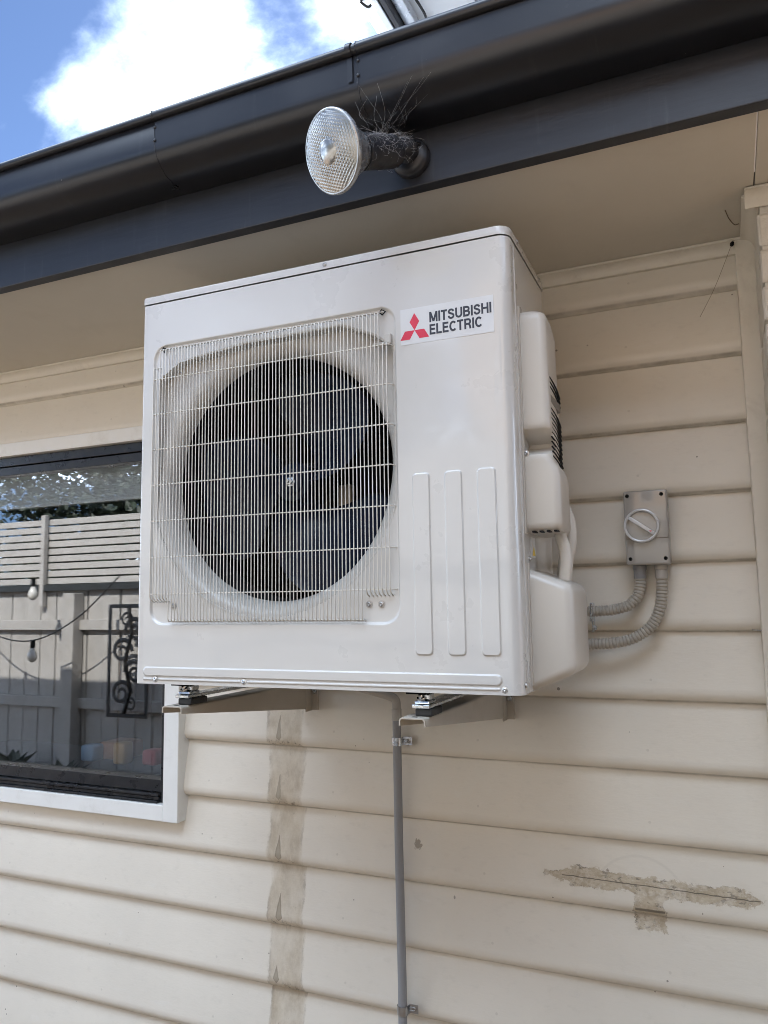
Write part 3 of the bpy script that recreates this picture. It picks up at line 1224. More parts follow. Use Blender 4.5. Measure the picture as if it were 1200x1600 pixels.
cache = {}
NWIRE = 69
for k in range(NWIRE):
    u = .0465 + (.6765 - .0465) * k / (NWIRE - 1)
    w0, w1, hook = .150, .820, False
    if k < 6:
        w0, hook = .205, True
        if k < 2:
            w1 = .774
    if k >= NWIRE - 7:
        w0, hook = .2105, True
        if k >= NWIRE - 2:
            w1, w0 = .749, .2105
    key = (w0, w1, hook)
    if key not in cache:
        cache[key] = vwire_mesh(w0, w1, hook)
    o = link('wire', cache[key], gr, (u, 0, 0))
    o.rotation_euler = (0, R(random.uniform(-.07, .07)), 0)
for k in range(7):
    w = .2125 + .0887 * k
    bm = NB()
    tube(bm, [(.0450, .002, w), (.0455, GD + .004, w), (.048, GD + 2 * WR, w), (.2, GD + 2 * WR, w + .0006), (.45, GD + 2 * WR, w - .0004), (.676, GD + 2 * WR, w), (.681, GD + .004, w), (.686, .006, w)], WR * 1.12, 6)
    to_obj('wire', bm, M_wire, gr, smooth=60)
for w, u0, u1 in ((.8215, .064, .668), (.1488, .104, .612)):
    bm = NB()
    tube(bm, [(u0, -.003, w), ((u0 + u1) / 2, -.003, w), (u1, -.003, w)], WR * 1.1, 6)
    to_obj('wire', bm, M_wire, gr, smooth=60)

# lid
b = NB()


def lid_ring(off, z):
    pts = []
    x0, x1, y0, y1 = -off, AW + off, -off, AD + off
    for (cx, cy, r, a0) in ((x1 - .028, y0 + .028, .028, -90), (x1 - .012, y1 - .012, .012, 0), (x0 + .012, y1 - .012, .012, 90), (x0 + .009, y0 + .009, .009, 180)):
        for k in range(9):
            a = R(a0 + 90 * k / 8)
            pts.append(Vector((cx + r * math.cos(a), cy + r * math.sin(a), z)))
    return [b.verts.new(p) for p in pts]


rings = [lid_ring(-.0005, LIDZ + .0015), lid_ring(.0015, LIDZ + .001), lid_ring(.0018, .962), lid_ring(.0010, .9665), lid_ring(-.0025, .9690), lid_ring(-.008, .9697)]
for a_, c_ in zip(rings, rings[1:]):
    n = len(a_)
    for k in range(n):
        b.faces.new((a_[k], a_[(k + 1) % n], c_[(k + 1) % n], c_[k]))
b.faces.new(rings[-1])
to_obj('lid', b, M_ac, ac, smooth=35)

# sides, back and floor pan
b = NB()
box(b, AW - .0035, AW - .0005, .0345, AD - .012, -.0005, LIDZ - .001, .0008, 1)
box(b, AW - .002, AW + .0012, .046, .052, .02, LIDZ - .01, .0008, 1)
to_obj('side_panel', b, M_ac, ac)
b = NB()
box(b, .0005, .003, .031, AD - .012, -.0005, LIDZ - .001)
to_obj('side_panel', b, M_ac, ac)
b = NB()
box(b, .004, AW - .004, .335, .339, .002, LIDZ - .002)
to_obj('rear_panel', b, M_ac, ac)
b = NB()
box(b, .006, AW - .006, .014, .332, .000, .004, .001, 1)
to_obj('base_pan', b, M_galv, ac)


def screw(parent, loc, d, r=.0042, m=None):
    bm = NB()
    lathe(bm, [(r * 1.45, 0), (r * 1.45, .0006), (r, .0008), (r * .95, .0022), (r * .5, .0032), (r * .32, .0026), (0, .0016)], axis_mat(loc, d), 14)
    return to_obj('screw', bm, m or M_screw, parent, smooth=35)


for u, w in ((.0586, .0108), (.3075, .0110), (.9125, .0105), (.620, .1815), (.6485, .1812), (.104, .184)):
    screw(ac, (u, -.0004 if w < .1 else .0055, w), (0, -1, 0), .0044 if w < .1 else .0056, M_zinc if w < .1 else M_screw)
screw(ac, (.522, -.0018, .9585), (0, -1, 0), .0040)
for d_, w in ((.077, .9605), (.300, .9603), (.012, .883), (.010, .317), (.022, .018)):
    screw(ac, (AW + (.0016 if w > .95 else -.0002 if d_ > .02 else -.0035), d_ if d_ > .02 else .030, w), (1, 0, 0), .0042)
for u, w in ((.0665, .8225), (.6625, .8228)):      # keyhole lugs at the top corners of the guard
    b = NB()
    tube(b, [(u - .007, .003, w + .001), (u, -.002, w + .005), (u + .007, .003, w + .001), (u, .001, w - .006), (u - .007, .003, w + .001)], .0016, 6)
    to_obj('hook', b, M_blackpl, ac, smooth=50)
b = NB()                                              # corner ledge at the top right of the opening
box(b, .640, .684, -.004, .010, .748, .753, .001, 1)
box(b, .668, .684, -.004, .008, .752, .770, .001, 1)
to_obj('corner_ledge', b, M_shroud, ac)

# maker's label
badge = NB()
box(badge, .7065, .9150, -.0012, -.0002, .7390, .8190)
for v in badge.verts:
    v.co.y += 0
badge = to_obj('label_plate', badge, M_badge, ac)
bu, bw = .7065, .7390


def poly_plate(pts, y0, y1):
    bm = NB()
    f = [bm.verts.new((x, y0, z)) for x, z in pts]
    g = [bm.verts.new((x, y1, z)) for x, z in pts]
    bm.faces.new(f)
    bm.faces.new(g[::-1])
    n = len(pts)
    for k in range(n):
        bm.faces.new((f[k], g[k], g[(k + 1) % n], f[(k + 1) % n]))
    return bm


ec, er = (.7390, .7690), .0222
cxs, czs = ec
S3 = math.sqrt(3) / 2
dia = [(0, 0), (-er * .5, er * S3), (0, er * 2 * S3), (er * .5, er * S3)]
for ang in (0, 120, 240):
    pts = []
    for x_, z_ in dia:
        a = R(ang)
        pts.append((cxs + x_ * math.cos(a) - z_ * math.sin(a), czs + x_ * math.sin(a) + z_ * math.cos(a)))
    to_obj('diamond', poly_plate(pts, -.0016, -.0011), M_red, badge)


def arc2(cx, cy, rx, ry, a0, a1, n=10):
    return [(cx + rx * math.cos(R(a0 + (a1 - a0) * k / n)), cy + ry * math.sin(R(a0 + (a1 - a0) * k / n))) for k in range(n + 1)]


# each glyph: width, strokes (centre lines in a cap-height-1 box, stroke weight .19)
GLYPH = {
    'M': (.86, [[(.095, 0), (.095, 1)], [(.765, 0), (.765, 1)], [(.12, .97), (.43, .06)], [(.74, .97), (.43, .06)]]),
    'I': (.19, [[(.095, 0), (.095, 1)]]),
    'T': (.62, [[(0, .905), (.62, .905)], [(.31, 0), (.31, .9)]]),
    'S': (.68, [arc2(.34, .70, .235, .205, 8, 200, 10) + arc2(.34, .30, .245, .205, 55, -188, 14)]),
    'U': (.72, [[(.095, 1), (.095, .36)] + arc2(.36, .36, .265, .265, 180, 360, 12) + [(.625, 1)]]),
    'B': (.70, [[(.095, 0), (.095, 1)], [(.1, .905), (.38, .905)] + arc2(.38, .715, .19, .19, 90, -90, 8) + [(.1, .525)], [(.38, .525)] + arc2(.39, .31, .215, .215, 90, -90, 8) + [(.1, .095)]]),
    'H': (.72, [[(.095, 0), (.095, 1)], [(.625, 0), (.625, 1)], [(.1, .52), (.62, .52)]]),
    'E': (.60, [[(.095, 0), (.095, 1)], [(.1, .905), (.59, .905)], [(.1, .52), (.55, .52)], [(.1, .095), (.60, .095)]]),
    'L': (.56, [[(.095, 0), (.095, 1)], [(.1, .095), (.56, .095)]]),
    'C': (.70, [arc2(.38, .5, .285, .41, 42, 318, 18)]),
    'R': (.70, [[(.095, 0), (.095, 1)], [(.1, .905), (.39, .905)] + arc2(.39, .69, .205, .215, 90, -90, 8) + [(.1, .475)], [(.42, .46), (.50, .40), (.57, .22), (.60, 0)]]),
}


def lettering(s_, x0, z0, cap, width, m, parent, wt=.185, gap=.085):
    bm = NB()
    tot = sum(GLYPH[c_][0] for c_ in s_) + gap * (len(s_) - 1)
    kx = width / tot
    x = 0.0
    lay = 0
    for c_ in s_:
        gw, strokes = GLYPH[c_]
        for st in strokes:
            lay += 1
            y1 = -.00165 - .00002 * (lay % 7)
            L_, R_ = [], []
            for i, (px, pz) in enumerate(st):
                a0, a1 = st[max(0, i - 1)], st[min(len(st) - 1, i + 1)]
                tx, tz = a1[0] - a0[0], a1[1] - a0[1]
                ln = math.hypot(tx, tz) or 1
                nx, nz = -tz / ln * wt / 2, tx / ln * wt / 2
                L_.append((px + nx, pz + nz))
                R_.append((px - nx, pz - nz))
            for i in range(len(st) - 1):
                q = [L_[i], L_[i + 1], R_[i + 1], R_[i]]
                fr = [bm.verts.new((x0 + (x + a) * kx, y1, z0 + b_ * cap)) for a, b_ in q]
                bk = [bm.verts.new((x0 + (x + a) * kx, -.0011, z0 + b_ * cap)) for a, b_ in q]
                bm.faces.new(fr)
                for k in range(4):
                    bm.faces.new((fr[k], bk[k], bk[(k + 1) % 4], fr[(k + 1) % 4]))
        x += gw + gap
    return to_obj('lettering', bm, m, parent)


lettering('MITSUBISHI', .7735, .7810, .0228, .1370, M_ink, badge)
lettering('ELECTRIC', .7735, .7535, .0228, .1165, M_ink, badge)


# side covers
def loft_cover(levels, m, name, d1=.24, rc=.018, back_in=.012):
    """levels: (w, protrusion, front_d); rounded front-right corner"""
    bm = NB()
    rows_ = []
    for w, p_, fd in levels:
        r = min(rc, p_ * .8)
        pts_ = [(AW - .004, fd), (AW + p_ * .3, fd)]
        for k in range(8):
            a = R(-90 + 90 * k / 7)
            pts_.append((AW + p_ - r + r * math.cos(a), fd + r + r * math.sin(a)))
        pts_ += [(AW + p_ - back_in * .5, (fd + d1) / 2), (AW + p_ - back_in - .006, d1 - .01), (AW + p_ - back_in - .018, d1), (AW - .004, d1)]
        rows_.append([bm.verts.new((x_, y_, w)) for x_, y_ in pts_])
    for a_, c_ in zip(rows_, rows_[1:]):
        for k in range(len(a_) - 1):
            bm.faces.new((a_[k], a_[k + 1], c_[k + 1], c_[k]))
    bm.faces.new(rows_[0])
    bm.faces.new(rows_[-1][::-1])
    return to_obj(name, bm, m, ac, smooth=42)


uc = loft_cover([(.806, .012, .110), (.803, .040, .086), (.795, .052, .078), (.780, .055, .0755), (.660, .056, .075), (.560, .057, .0745),
                 (.545, .0575, .0745), (.541, .057, .078), (.519, .056, .132), (.511, .056, .134), (.505, .056, .122), (.488, .057, .0775), (.482, .0575, .0752),
                 (.474, .059, .0752), (.460, .070, .0752), (.440, .073, .0752), (.345, .073, .0756), (.334, .071, .0775), (.328, .067, .084), (.326, .056, .096)], M_acpl, 'side_cover', .250, .017, .004)
lc = NB()
t = NB()
bmesh.ops.create_cube(t, size=1)
for v in t.verts:
    u = .925 if v.co.x < 0 else 1.0380
    d = .080 if v.co.y < 0 else .300
    top = v.co.z > 0
    w = (.258 if u < .95 else .214) if top else (-.012 if u < .95 else .036)
    v.co = Vector((u, d + (0 if u < .95 else .004 if d < .1 else -.02), w))
bmesh.ops.bevel(t, geom=list(t.edges), offset=.020, segments=5, profile=.5, affect='EDGES')
merge(lc, t)
lc = to_obj('pipe_cover', lc, M_acpl, ac, smooth=50)
b = NB()                                              # flange lines of the covers on the side panel
box(b, AW - .001, AW + .0022, .067, .080, .505, .812, .0007, 1)
box(b, AW - .001, AW + .0020, .064, .082, .322, .505, .0007, 1)
box(b, AW - .001, AW + .0022, .072, .084, .012, .262, .0007, 1)
to_obj('cover_flange', b, M_acpl, ac)
slits = [.657 - .0105 * k for k in range(3)] + [.590 - .0104 * k for k in range(11)]
for i, w in enumerate(slits):
    b = NB()
    pr_ = .0565 + (.001 if w < .5 else 0)
    pts_ = [(AW + pr_ - .0008, .100, w), (AW + pr_ - .0012, .140, w - .002), (AW + pr_ - .0020, .185, w - .007), (AW + pr_ - .0050, .236, w - .016)]
    tube(b, pts_, .0019, 6)
    to_obj('vent_slit', b, M_blackpl, uc, smooth=60)
b = NB()
box(b, AW + .040, AW + .0565, .100, .215, .602, .622, .003, 2)
to_obj('hand_recess', b, simple('shadow_grey_plastic', (.20, .18, .15), .5), uc)  # dark block drawn for the recess, its shade put into the colour
for k in range(4):
    b = NB()
    box(b, AW + .012 + k * .015, AW + .019 + k * .015, .0745, .10, .3245, .3278)
    to_obj('drain_slot', b, M_blackpl, uc)
screw(uc, (AW + .0045, .0765, .492), (0, -1, 0), .0050)
screw(ac, (AW + .0005, .095, .271), (1, -.2, 0), .0042)
b = NB()
pth = smooth_path([(1.000, .175, .345), (1.0035, .172, .318), (1.010, .168, .295), (1.012, .168, .265), (1.006, .172, .225)], 8)
pth = resample(pth, .003)
tube(b, pth, [.0125 + .0007 * (k % 2) for k in range(len(pth))], 14)
to_obj('insulated_hose', b, M_hose, ac, smooth=50)
b = NB()
pth = smooth_path([(.990, .275, .40), (1.001, .28, .36), (1.001, .285, .315), (.99, .29, .27), (.985, .29, .22)], 8)
tube(b, pth, .017, 14)
to_obj('insulated_hose', b, M_hose, ac, smooth=50)
b = NB()
box(b, AW - .0008, AW + .0012, .115, .150, .275, .318)
stk = to_obj('warning_sticker', b, M_badge, ac)
bm = NB()
f = [bm.verts.new(p) for p in ((AW + .0018, .118, .279), (AW + .0018, .147, .279), (AW + .0018, .1325, .300))]
bm.faces.new(f)
to_obj('warning_triangle', bm, M_yellow, stk)


# ------------------------------------------------------------------ wall brackets
def bracket(x, label):
    e = empty('wall_bracket', (x, 0, -.05), label, 'bracket', 'brackets carrying the air conditioner')
    HW = .0285
    Y0, Y1 = -.628, -.006
    b = NB()
    # inverted channel: crown plus two tapering cheeks, 2.5 mm sheet
    sec = []
    ny = 12
    for k in range(ny + 1):
        y = Y0 + (Y1 - Y0) * k / ny
        hgt = .016 + .068 * (k / ny)
        T = .0025
        ro = .006
        outer = [(-HW, -hgt)]
        for q in range(5):
            a = R(180 - 90 * q / 4)
            outer.append((-HW + ro + ro * math.cos(a), -ro + ro * math.sin(a)))
        for q in range(5):
            a = R(90 - 90 * q / 4)
            outer.append((HW - ro + ro * math.cos(a), -ro + ro * math.sin(a)))
        outer.append((HW, -hgt))
        inner = [(HW - T, -hgt), (HW - T, -ro), (HW - ro, -T), (-HW + ro, -T), (-HW + T, -ro), (-HW + T, -hgt)]
        sec.append([b.verts.new((px, y, pz)) for px, pz in outer + inner])
    n = len(sec[0])
    for a_, c_ in zip(sec, sec[1:]):
        for k in range(n):
            b.faces.new((a_[k], a_[(k + 1) % n], c_[(k + 1) % n], c_[k]))
    for s_ in (sec[0], sec[-1]):
        # end faces split into thin quads to keep them valid
        o_, i_ = s_[:12], s_[12:]
        b.faces.new((o_[0], o_[1], i_[4], i_[5]))
        b.faces.new((o_[1], o_[2], o_[3], o_[4], o_[5], i_[3], i_[4]))
        b.faces.new((o_[5], o_[6], i_[2], i_[3]))
        b.faces.new((o_[6], o_[7], o_[8], o_[9], o_[10], i_[1], i_[2]))
        b.faces.new((o_[10], o_[11], i_[0], i_[1]))
    # curled hem on the right cheek's nose
    to_obj('arm', b, M_bracket, e, smooth=35)
    b = NB()
    box(b, HW - .0015, HW + .022, -.012, -.003, -.086, .02, .001, 1)
    box(b, HW - .0022, HW + .0015, -.045, -.004, -.088, .02, .001, 1)
    to_obj('wall_plate', b, M_bracket, e)
    b = NB()
    lathe(b, [(.008, 0), (.008, .005), (.0065, .006), (.003, .006), (.003, .011), (0, .011)], axis_mat((HW + .012, -.012, -.030), (0, -1, 0)), 6)
    to_obj('bolt', b, M_zinc, e)
    b = NB()
    box(b, -.004, .034, -.600, -.535, .0005, .016, .003, 2)
    to_obj('rubber_pad', b, M_rubber, e)
    b = NB()
    box(b, -.010, .030, -.604, -.300, .0165, .024, .0015, 1)
    box(b, -.007, .027, -.597, -.555, .0245, .031, .003, 2)
    box(b, .0005, .024, -.585, -.556, .031, .0445, .003, 2)
    to_obj('clamp_plate', b, M_zinc, e)
    b = NB()
    lathe(b, [(.0085, 0), (.0085, .007), (.006, .0075), (.0045, .0075), (.0045, .013), (0, .013)], axis_mat((.006, -.590, .031), (0, -.35, 1)), 6)
    to_obj('bolt', b, M_zinc, e)
    b = NB()
    box(b, -.022, .024, -.605, -.270, .0450, .0492, .001, 1)
    to_obj('mounting_foot', b, M_dark, e)
    b = NB()
    box(b, -.006, .006, -.614, -.606, -.004, .0006)
    to_obj('slot_mark', b, M_blackpl, e)
    return e


bracket(.115, 'beige steel bracket arm under the fan end of the unit, nearer the window')
bracket(.722, 'beige steel bracket arm under the labelled end, beside the grey pipe')

# ------------------------------------------------------------------ drain pipe and clips
pipe = empty('drain_pipe', (.439, -.040, GZ), 'grey plastic drain pipe dropping from under the air conditioner', 'pipe')


def pp(name, bm, m, **k):
    for v in bm.verts:
        v.co -= Vector((.439, -.040, GZ))
    return to_obj(name, bm, m, pipe, **k)


b = NB()
tube(b, [(.437, -.040, -.150), (.4375, -.040, -.5), (.4405, -.040, -.85), (.440, -.0405, -1.1), (.4395, -.040, GZ)], .0122, 20)
pp('downpipe', b, M_conduit, smooth=50)
b = NB()
tube(b, [(.437, -.040, -.150), (.437, -.040, -.1495), (.437, -.040, -.118), (.437, -.040, -.1175)], [.0122, .0142, .0142, .013], 20)
pp('socket', b, M_conduitl, smooth=40)
b = NB()
tube(b, smooth_path([(.437, -.040, -.120), (.437, -.041, -.100), (.432, -.045, -.088), (.415, -.055, -.079), (.370, -.085, -.062), (.320, -.13, -.042), (.30, -.19, -.030), (.295, -.24, .002)], 8), .0125, 18)
pp('elbow', b, M_conduitl, smooth=50)


def clip(z, x, label, m):
    e = empty('pipe_clip', (x, -.040, z), label, 'clip', 'metal clips holding the drain pipe')
    b = NB()
    hh = .0115
    rr = .0142
    pr_ = []
    for k in range(15):
        a = R(200 + 140 * k / 14 + 10)
        pr_.append((rr * math.cos(a) * 1.0, rr * math.sin(a)))
    left = [(-rr - .0005, .035)] if False else []
    path_ = [(-.0142, .030), (-.0142, .002)] + [(rr * math.cos(R(180 + 180 * k / 12)), rr * math.sin(R(180 + 180 * k / 12))) for k in range(13)] + [(.0142, .006), (.016, .0125), (.021, .0145), (.040, .0150)]
    T = .0012
    rows_ = []
    for i, (px, py) in enumerate(path_):
        a0, a1 = path_[max(0, i - 1)], path_[min(len(path_) - 1, i + 1)]
        tx, ty = a1[0] - a0[0], a1[1] - a0[1]
        L = math.hypot(tx, ty)
        nx, ny_ = ty / L, -tx / L
        rows_.append([b.verts.new((px + nx * s_ * T, py + ny_ * s_ * T, zz)) for s_, zz in ((0, -hh), (1, -hh), (1, hh), (0, hh))])
    for a_, c_ in zip(rows_, rows_[1:]):
        for k in range(4):
            b.faces.new((a_[k], a_[(k + 1) % 4], c_[(k + 1) % 4], c_[k]))
    b.faces.new(rows_[0])
    b.faces.new(rows_[-1])
    to_obj('saddle', b, m, e, smooth=40)
    b = NB()
    for s_ in (-.004, .004):
        tube(b, [(.0160, .010, s_), (.021, .0128, s_), (.032, .0135, s_)], .0009, 5)
    to_obj('pressed_rib', b, m, e)
    screw(e, (.0305, .0138, 0), (0, -1, 0), .0048, M_screw)
    return e


clip(-.2075, .4372, 'shiny steel saddle clip near the top of the drain pipe', M_zinc)
clip(-.922, .4405, 'dull steel saddle clip near the foot of the drain pipe', M_galv)

# ------------------------------------------------------------------ isolator switch
sw = empty('isolator_switch', (1.145, 0, .362), 'grey plastic isolator switch box with round dial on the weatherboards', 'switch')


def swp(name, bm, m, par=None, **k):
    for v in bm.verts:
        v.co -= Vector((1.145, 0, .362))
    return to_obj(name, bm, m, par or sw, **k)


b = NB()
box(b, 1.0945, 1.1965, -.052, .004, .2690, .4560, .005, 3)
swp('back_box', b, M_switch, smooth=40)
b = NB()
box(b, 1.0920, 1.1990, -.076, -.0525, .2685, .4572, .0055, 4)
swp('lid', b, M_switch, smooth=40)
b = NB()
box(b, 1.0935, 1.1975, -.0795, -.072, .3340, .4560, .0035, 3)
swp('raised_cap', b, M_switch, smooth=40)
KC = (1.1345, .3665)
b = NB()
prf = [(.0432, 0), (.0432, .010), (.0420, .0125), (.0395, .0135), (.0372, .0125), (.0362, .010), (.0362, .001)]
lathe(b, prf, axis_mat((KC[0], -.0790, KC[1]), (0, -1, 0)), 48, cap=False)
dial = swp('dial_ring', b, M_switchl, smooth=40)
b = NB()
lathe(b, [(.0365, .0012), (.030, .0018), (0, .0018)], axis_mat((KC[0], -.0790, KC[1]), (0, -1, 0)), 48)
swp('dial_face', b, M_switch, smooth=40)
b = NB()
t = NB()
box(t, -.0365, .0365, -.0045, .0045, 0, .014, .0018, 2)
Mk = axis_mat((KC[0], -.0800, KC[1]), (0, -1, 0))
merge(b, t, Mk @ Matrix.Rotation(R(-36), 4, 'Z'))
swp('dial_handle', b, M_switchl, smooth=40)
b = NB()
f = [b.verts.new((KC[0] + x_, -.0946, KC[1] + z_)) for x_, z_ in ((.0185, -.0135), (.0225, -.0175), (.0250, -.0140))]
b.faces.new(f)
swp('red_pointer', b, M_red)
for x_, z_ in ((1.1025, .4440), (1.1850, .4445), (1.1030, .2840), (1.1870, .2835)):
    b = NB()
    lathe(b, [(.0046, 0), (.0046, .0009), (.0030, .0009), (.0026, -.001), (0, -.001)], axis_mat((x_, -.0795 if z_ > .33 else -.0760, z_), (0, -1, 0)), 16)
    swp('screw_recess', b, M_blackpl)
for gx, m in ((1.1205, M_conduit), (1.1720, M_conduitl)):
    b = NB()
    lathe(b, [(.0165, 0), (.0170, .003), (.0170, .012), (.0155, .013), (.0155, .033), (.0150, .034), (.0, .034)], axis_mat((gx, -.040, .269), (0, 0, -1)), 24)
    swp('conduit_gland', b, m, smooth=40)


def corrugated(pts_, r, name, label):
    P_ = resample(smooth_path(pts_, 40), .0011)
    rad = []
    L = 0
    PAT = (.80, .93, 1.0, 1.0, 1.0, 1.0, .93, .80)
    for i in range(len(P_)):
        rad.append(r * PAT[i % 8])
    b = NB()
    tube(b, P_, rad, 20)
    o = to_obj(name, b, M_corr, None, smooth=65)
    return tag(o, label, 'conduit', 'flexible conduits between switch and pipe cover')


corrugated([(1.1205, -.040, .238), (1.1200, -.040, .222), (1.1120, -.042, .192), (1.088, -.046, .168), (1.050, -.050, .157), (1.010, -.056, .154), (.960, -.066, .154)], .0142,
           'flexible_conduit', 'short ribbed conduit curving from the switch, the upper of two')
corrugated([(1.1720, -.040, .238), (1.1712, -.040, .205), (1.1640, -.041, .160), (1.142, -.043, .117), (1.100, -.047, .0865), (1.050, -.052, .0735), (1.000, -.058, .0705), (.940, -.066, .0705)], .0142,
           'flexible_conduit', 'long ribbed conduit curving from the switch, the lower of two')
b = NB()
box(b, .9965, 1.0025, -.078, -.034, .128, .176, .002, 2)
box(b, .9985, 1.0035, -.066, -.046, .100, .130, .002, 2)
lathe(b, [(.0055, 0), (.0055, .004), (.003, .006), (0, .0065)], axis_mat((1.0035, -.056, .112), (1, -.2, 0)), 12)
cs = tag(to_obj('conduit_saddle', b, M_zinc), 'zinc saddle holding the upper ribbed conduit beside the pipe cover', 'saddle')

# ------------------------------------------------------------------ spotlight on the fascia
LB = Vector((.755, -.646, 1.137))
LD = Vector((.672, -.860, 1.060))
lax = Vector((-.40, -.84, -.36)).normalized()
lamp = empty('spotlight', LB, 'dusty round reflector spotlight on a black arm fixed to the fascia', 'spotlight')


def lpart(name, bm, m, par=None, **k):
    for v in bm.verts:
        v.co -= LB
    return to_obj(name, bm, m, par or lamp, **k)


M_lampblk = simple('dusty_black_lamp_plastic', (.016, .017, .021), .42, var=.3, vscale=30, dirt=(.09, .085, .08), dirt_amt=.4, dscale=22)
b = NB()
lathe(b, [(.0425, 0), (.0425, .012), (.040, .018), (.030, .024), (.012, .026), (0, .026)], axis_mat(LB, (0, -1, 0)), 36)
lpart('base_plate', b, M_lampblk, smooth=40)
for a in (35, 215):
    screw(lamp, (math.cos(R(a)) * .030, -.0235, math.sin(R(a)) * .030), (0, -1, 0), .0042, M_blackpl)
tail = LD - lax * .175
b = NB()
tube(b, smooth_path([LB + Vector((0, -.018, 0)), LB + Vector((.006, -.045, .004)), tail + lax * .004], 6), [.022] * 13, 18)
lpart('knuckle', b, M_lampblk, smooth=50)
b = NB()
Ml = axis_mat(LD, lax)
lathe(b, [(0, -.182), (.024, -.182), (.030, -.176), (.0335, -.165), (.0345, -.120), (.0355, -.085), (.0365, -.083), (.0365, -.074), (.032, -.073), (0, -.073)], Ml, 32)
lpart('lamp_holder', b, M_lampblk, smooth=40)
b = NB()
lathe(b, [(.030, -.076), (.036, -.070), (.050, -.045), (.064, -.022), (.0735, -.010), (.0765, -.008), (.0785, -.004), (.0785, .002), (.0765, .004), (.074, .004)], Ml, 48, cap=False)
M_rimg = simple('pressed_glass_reflector', (.36, .365, .365), .25, metal=.6, var=.15, dirt=(.3, .27, .22), dirt_amt=.4, dscale=20)
lpart('bulb_reflector', b, M_rimg, smooth=40)
b = NB()                                                  # moulded lens: hexagonal dimples, clear bull's-eye in the middle
NRr, NAa = 60, 150
rows_ = []
for i in range(NRr + 1):
    r = .0755 * i / NRr
    row = []
    for j in range(NAa):
        a = 2 * math.pi * j / NAa
        x_, y_ = r * math.cos(a), r * math.sin(a)
        h = .0105 * (1 - (r / .0755) ** 2)
        if r > .0235:
            s_ = .0060
            # hex lattice cosines
            k1 = 2 * math.pi / s_
            hx = math.cos(k1 * x_) + math.cos(k1 * (.5 * x_ + S3 * y_)) + math.cos(k1 * (-.5 * x_ + S3 * y_))
            h += .0014 * hx / 3 * sst(.0235, .027, r) * sst(.0755, .073, r)
        else:
            h += .0035 * math.sqrt(max(0, 1 - (r / .0235) ** 2))
        row.append(b.verts.new(Ml @ Vector((x_, y_, h + .003))) if i > 0 else None)
    rows_.append(row)
c0 = b.verts.new(Ml @ Vector((0, 0, .017)))
for j in range(NAa):
    b.faces.new((c0, rows_[1][j], rows_[1][(j + 1) % NAa]))
for i in range(1, NRr):
    for j in range(NAa):
        b.faces.new((rows_[i][j], rows_[i + 1][j], rows_[i + 1][(j + 1) % NAa], rows_[i][(j + 1) % NAa]))


def lens_mat():
    t = NT('silvered_lens_glass')
    n = t.noise(t.pos, 14, 5, .6)
    t.set(Base_Color=t.mix(t.rng(n, .3, .7), (.42, .42, .41), (.30, .29, .265)), Metallic=.7, Roughness=.20, Coat_Weight=.35, Coat_Roughness=.06)
    return t.m


M_lens = lens_mat()
lpart('lens', b, M_lens, smooth=80)

# cobwebs between lamp and gutter
b = NB()
rw = random.Random(5)


def strand(p, q, sag=.006, r=.00026, n=7):
    r = r * .75
    p, q = Vector(p), Vector(q)
    pts_ = []
    for k in range(n + 1):
        t_ = k / n
        pts_.append(p.lerp(q, t_) + Vector((0, 0, -sag * 4 * t_ * (1 - t_))) + Vector((rw.uniform(-1, 1), rw.uniform(-1, 1), rw.uniform(-1, 1))) * .0012)
    tube(b, pts_, r, 4, cap=False)


def hold(t_, ang, rr=.0352):
    """point on the lamp holder's skin"""
    return Ml @ Vector((rr * math.cos(ang), rr * math.sin(ang), -.08 - .1 * t_))


def crawl(p, q, r, wob=.010, n=9):
    """slack, kinked thread"""
    p, q = Vector(p), Vector(q)
    k1 = Vector((rw.uniform(-1, 1), rw.uniform(-.4, .4), rw.uniform(-1, .2))) * wob
    k2 = Vector((rw.uniform(-1, 1), rw.uniform(-.4, .4), rw.uniform(-1, .2))) * wob
    tube(b, smooth_path([p, p.lerp(q, .33) + k1, p.lerp(q, .66) + k2, q], 5), r, 4, cap=False)


for k in range(5):                                         # slack threads dropping from the lap in the gutter
    gz = rw.uniform(1.225, 1.285)
    crawl((J2 + rw.uniform(-.035, .045), -.771 if gz > 1.255 else -.756, gz), hold(rw.uniform(.1, .9), rw.uniform(1.1, 2.0)), rw.uniform(.00005, .00009), .018)
for k in range(4):                                         # tight bundle running up to the right
    crawl(hold(rw.uniform(.5, .7), rw.uniform(.9, 1.6)), (.840 + rw.uniform(-.02, .04), -.767, 1.245 + rw.uniform(-.02, .035)), rw.uniform(.00005, .00009), .004)
for k in range(230):                                       # dusty tangle round the holder and in the gap behind it
    a = rw.uniform(-.4, 3.5)
    t_ = rw.uniform(-.05, 1.15)
    rr_ = .0355 + .014 * rw.random() ** 3
    p_ = hold(t_, a, .0355)
    q_ = hold(t_ + rw.uniform(-.5, .5), a + rw.uniform(-1.0, 1.0), rr_)
    crawl(p_, q_, rw.uniform(.00006, .00016), .007)
for k in range(12):
    p_ = hold(rw.uniform(.6, 1.1), rw.uniform(.5, 2.4), .036)
    q_ = Vector((.70 + rw.uniform(-.05, .14), -.70 - rw.uniform(0, .05), 1.203 + rw.uniform(0, .012)))
    crawl(p_, q_, rw.uniform(.00003, .00005), .020)
web = to_obj('cobweb', b, M_web)
tag(web, 'dusty grey cobweb strands hung between spotlight and gutter', 'cobweb', kind='stuff')
b = NB()
tube(b, smooth_path([(1.372, -.20, 1.094), (1.380, -.16, 1.090), (1.392, -.125, 1.088), (1.402, -.12, 1.090)], 6), .0011, 5)
tag(to_obj('dead_twig', b, simple('dry_twig', (.16, .11, .07), .8)), 'tiny dry twig caught in web in the soffit corner', 'twig')
b = NB()
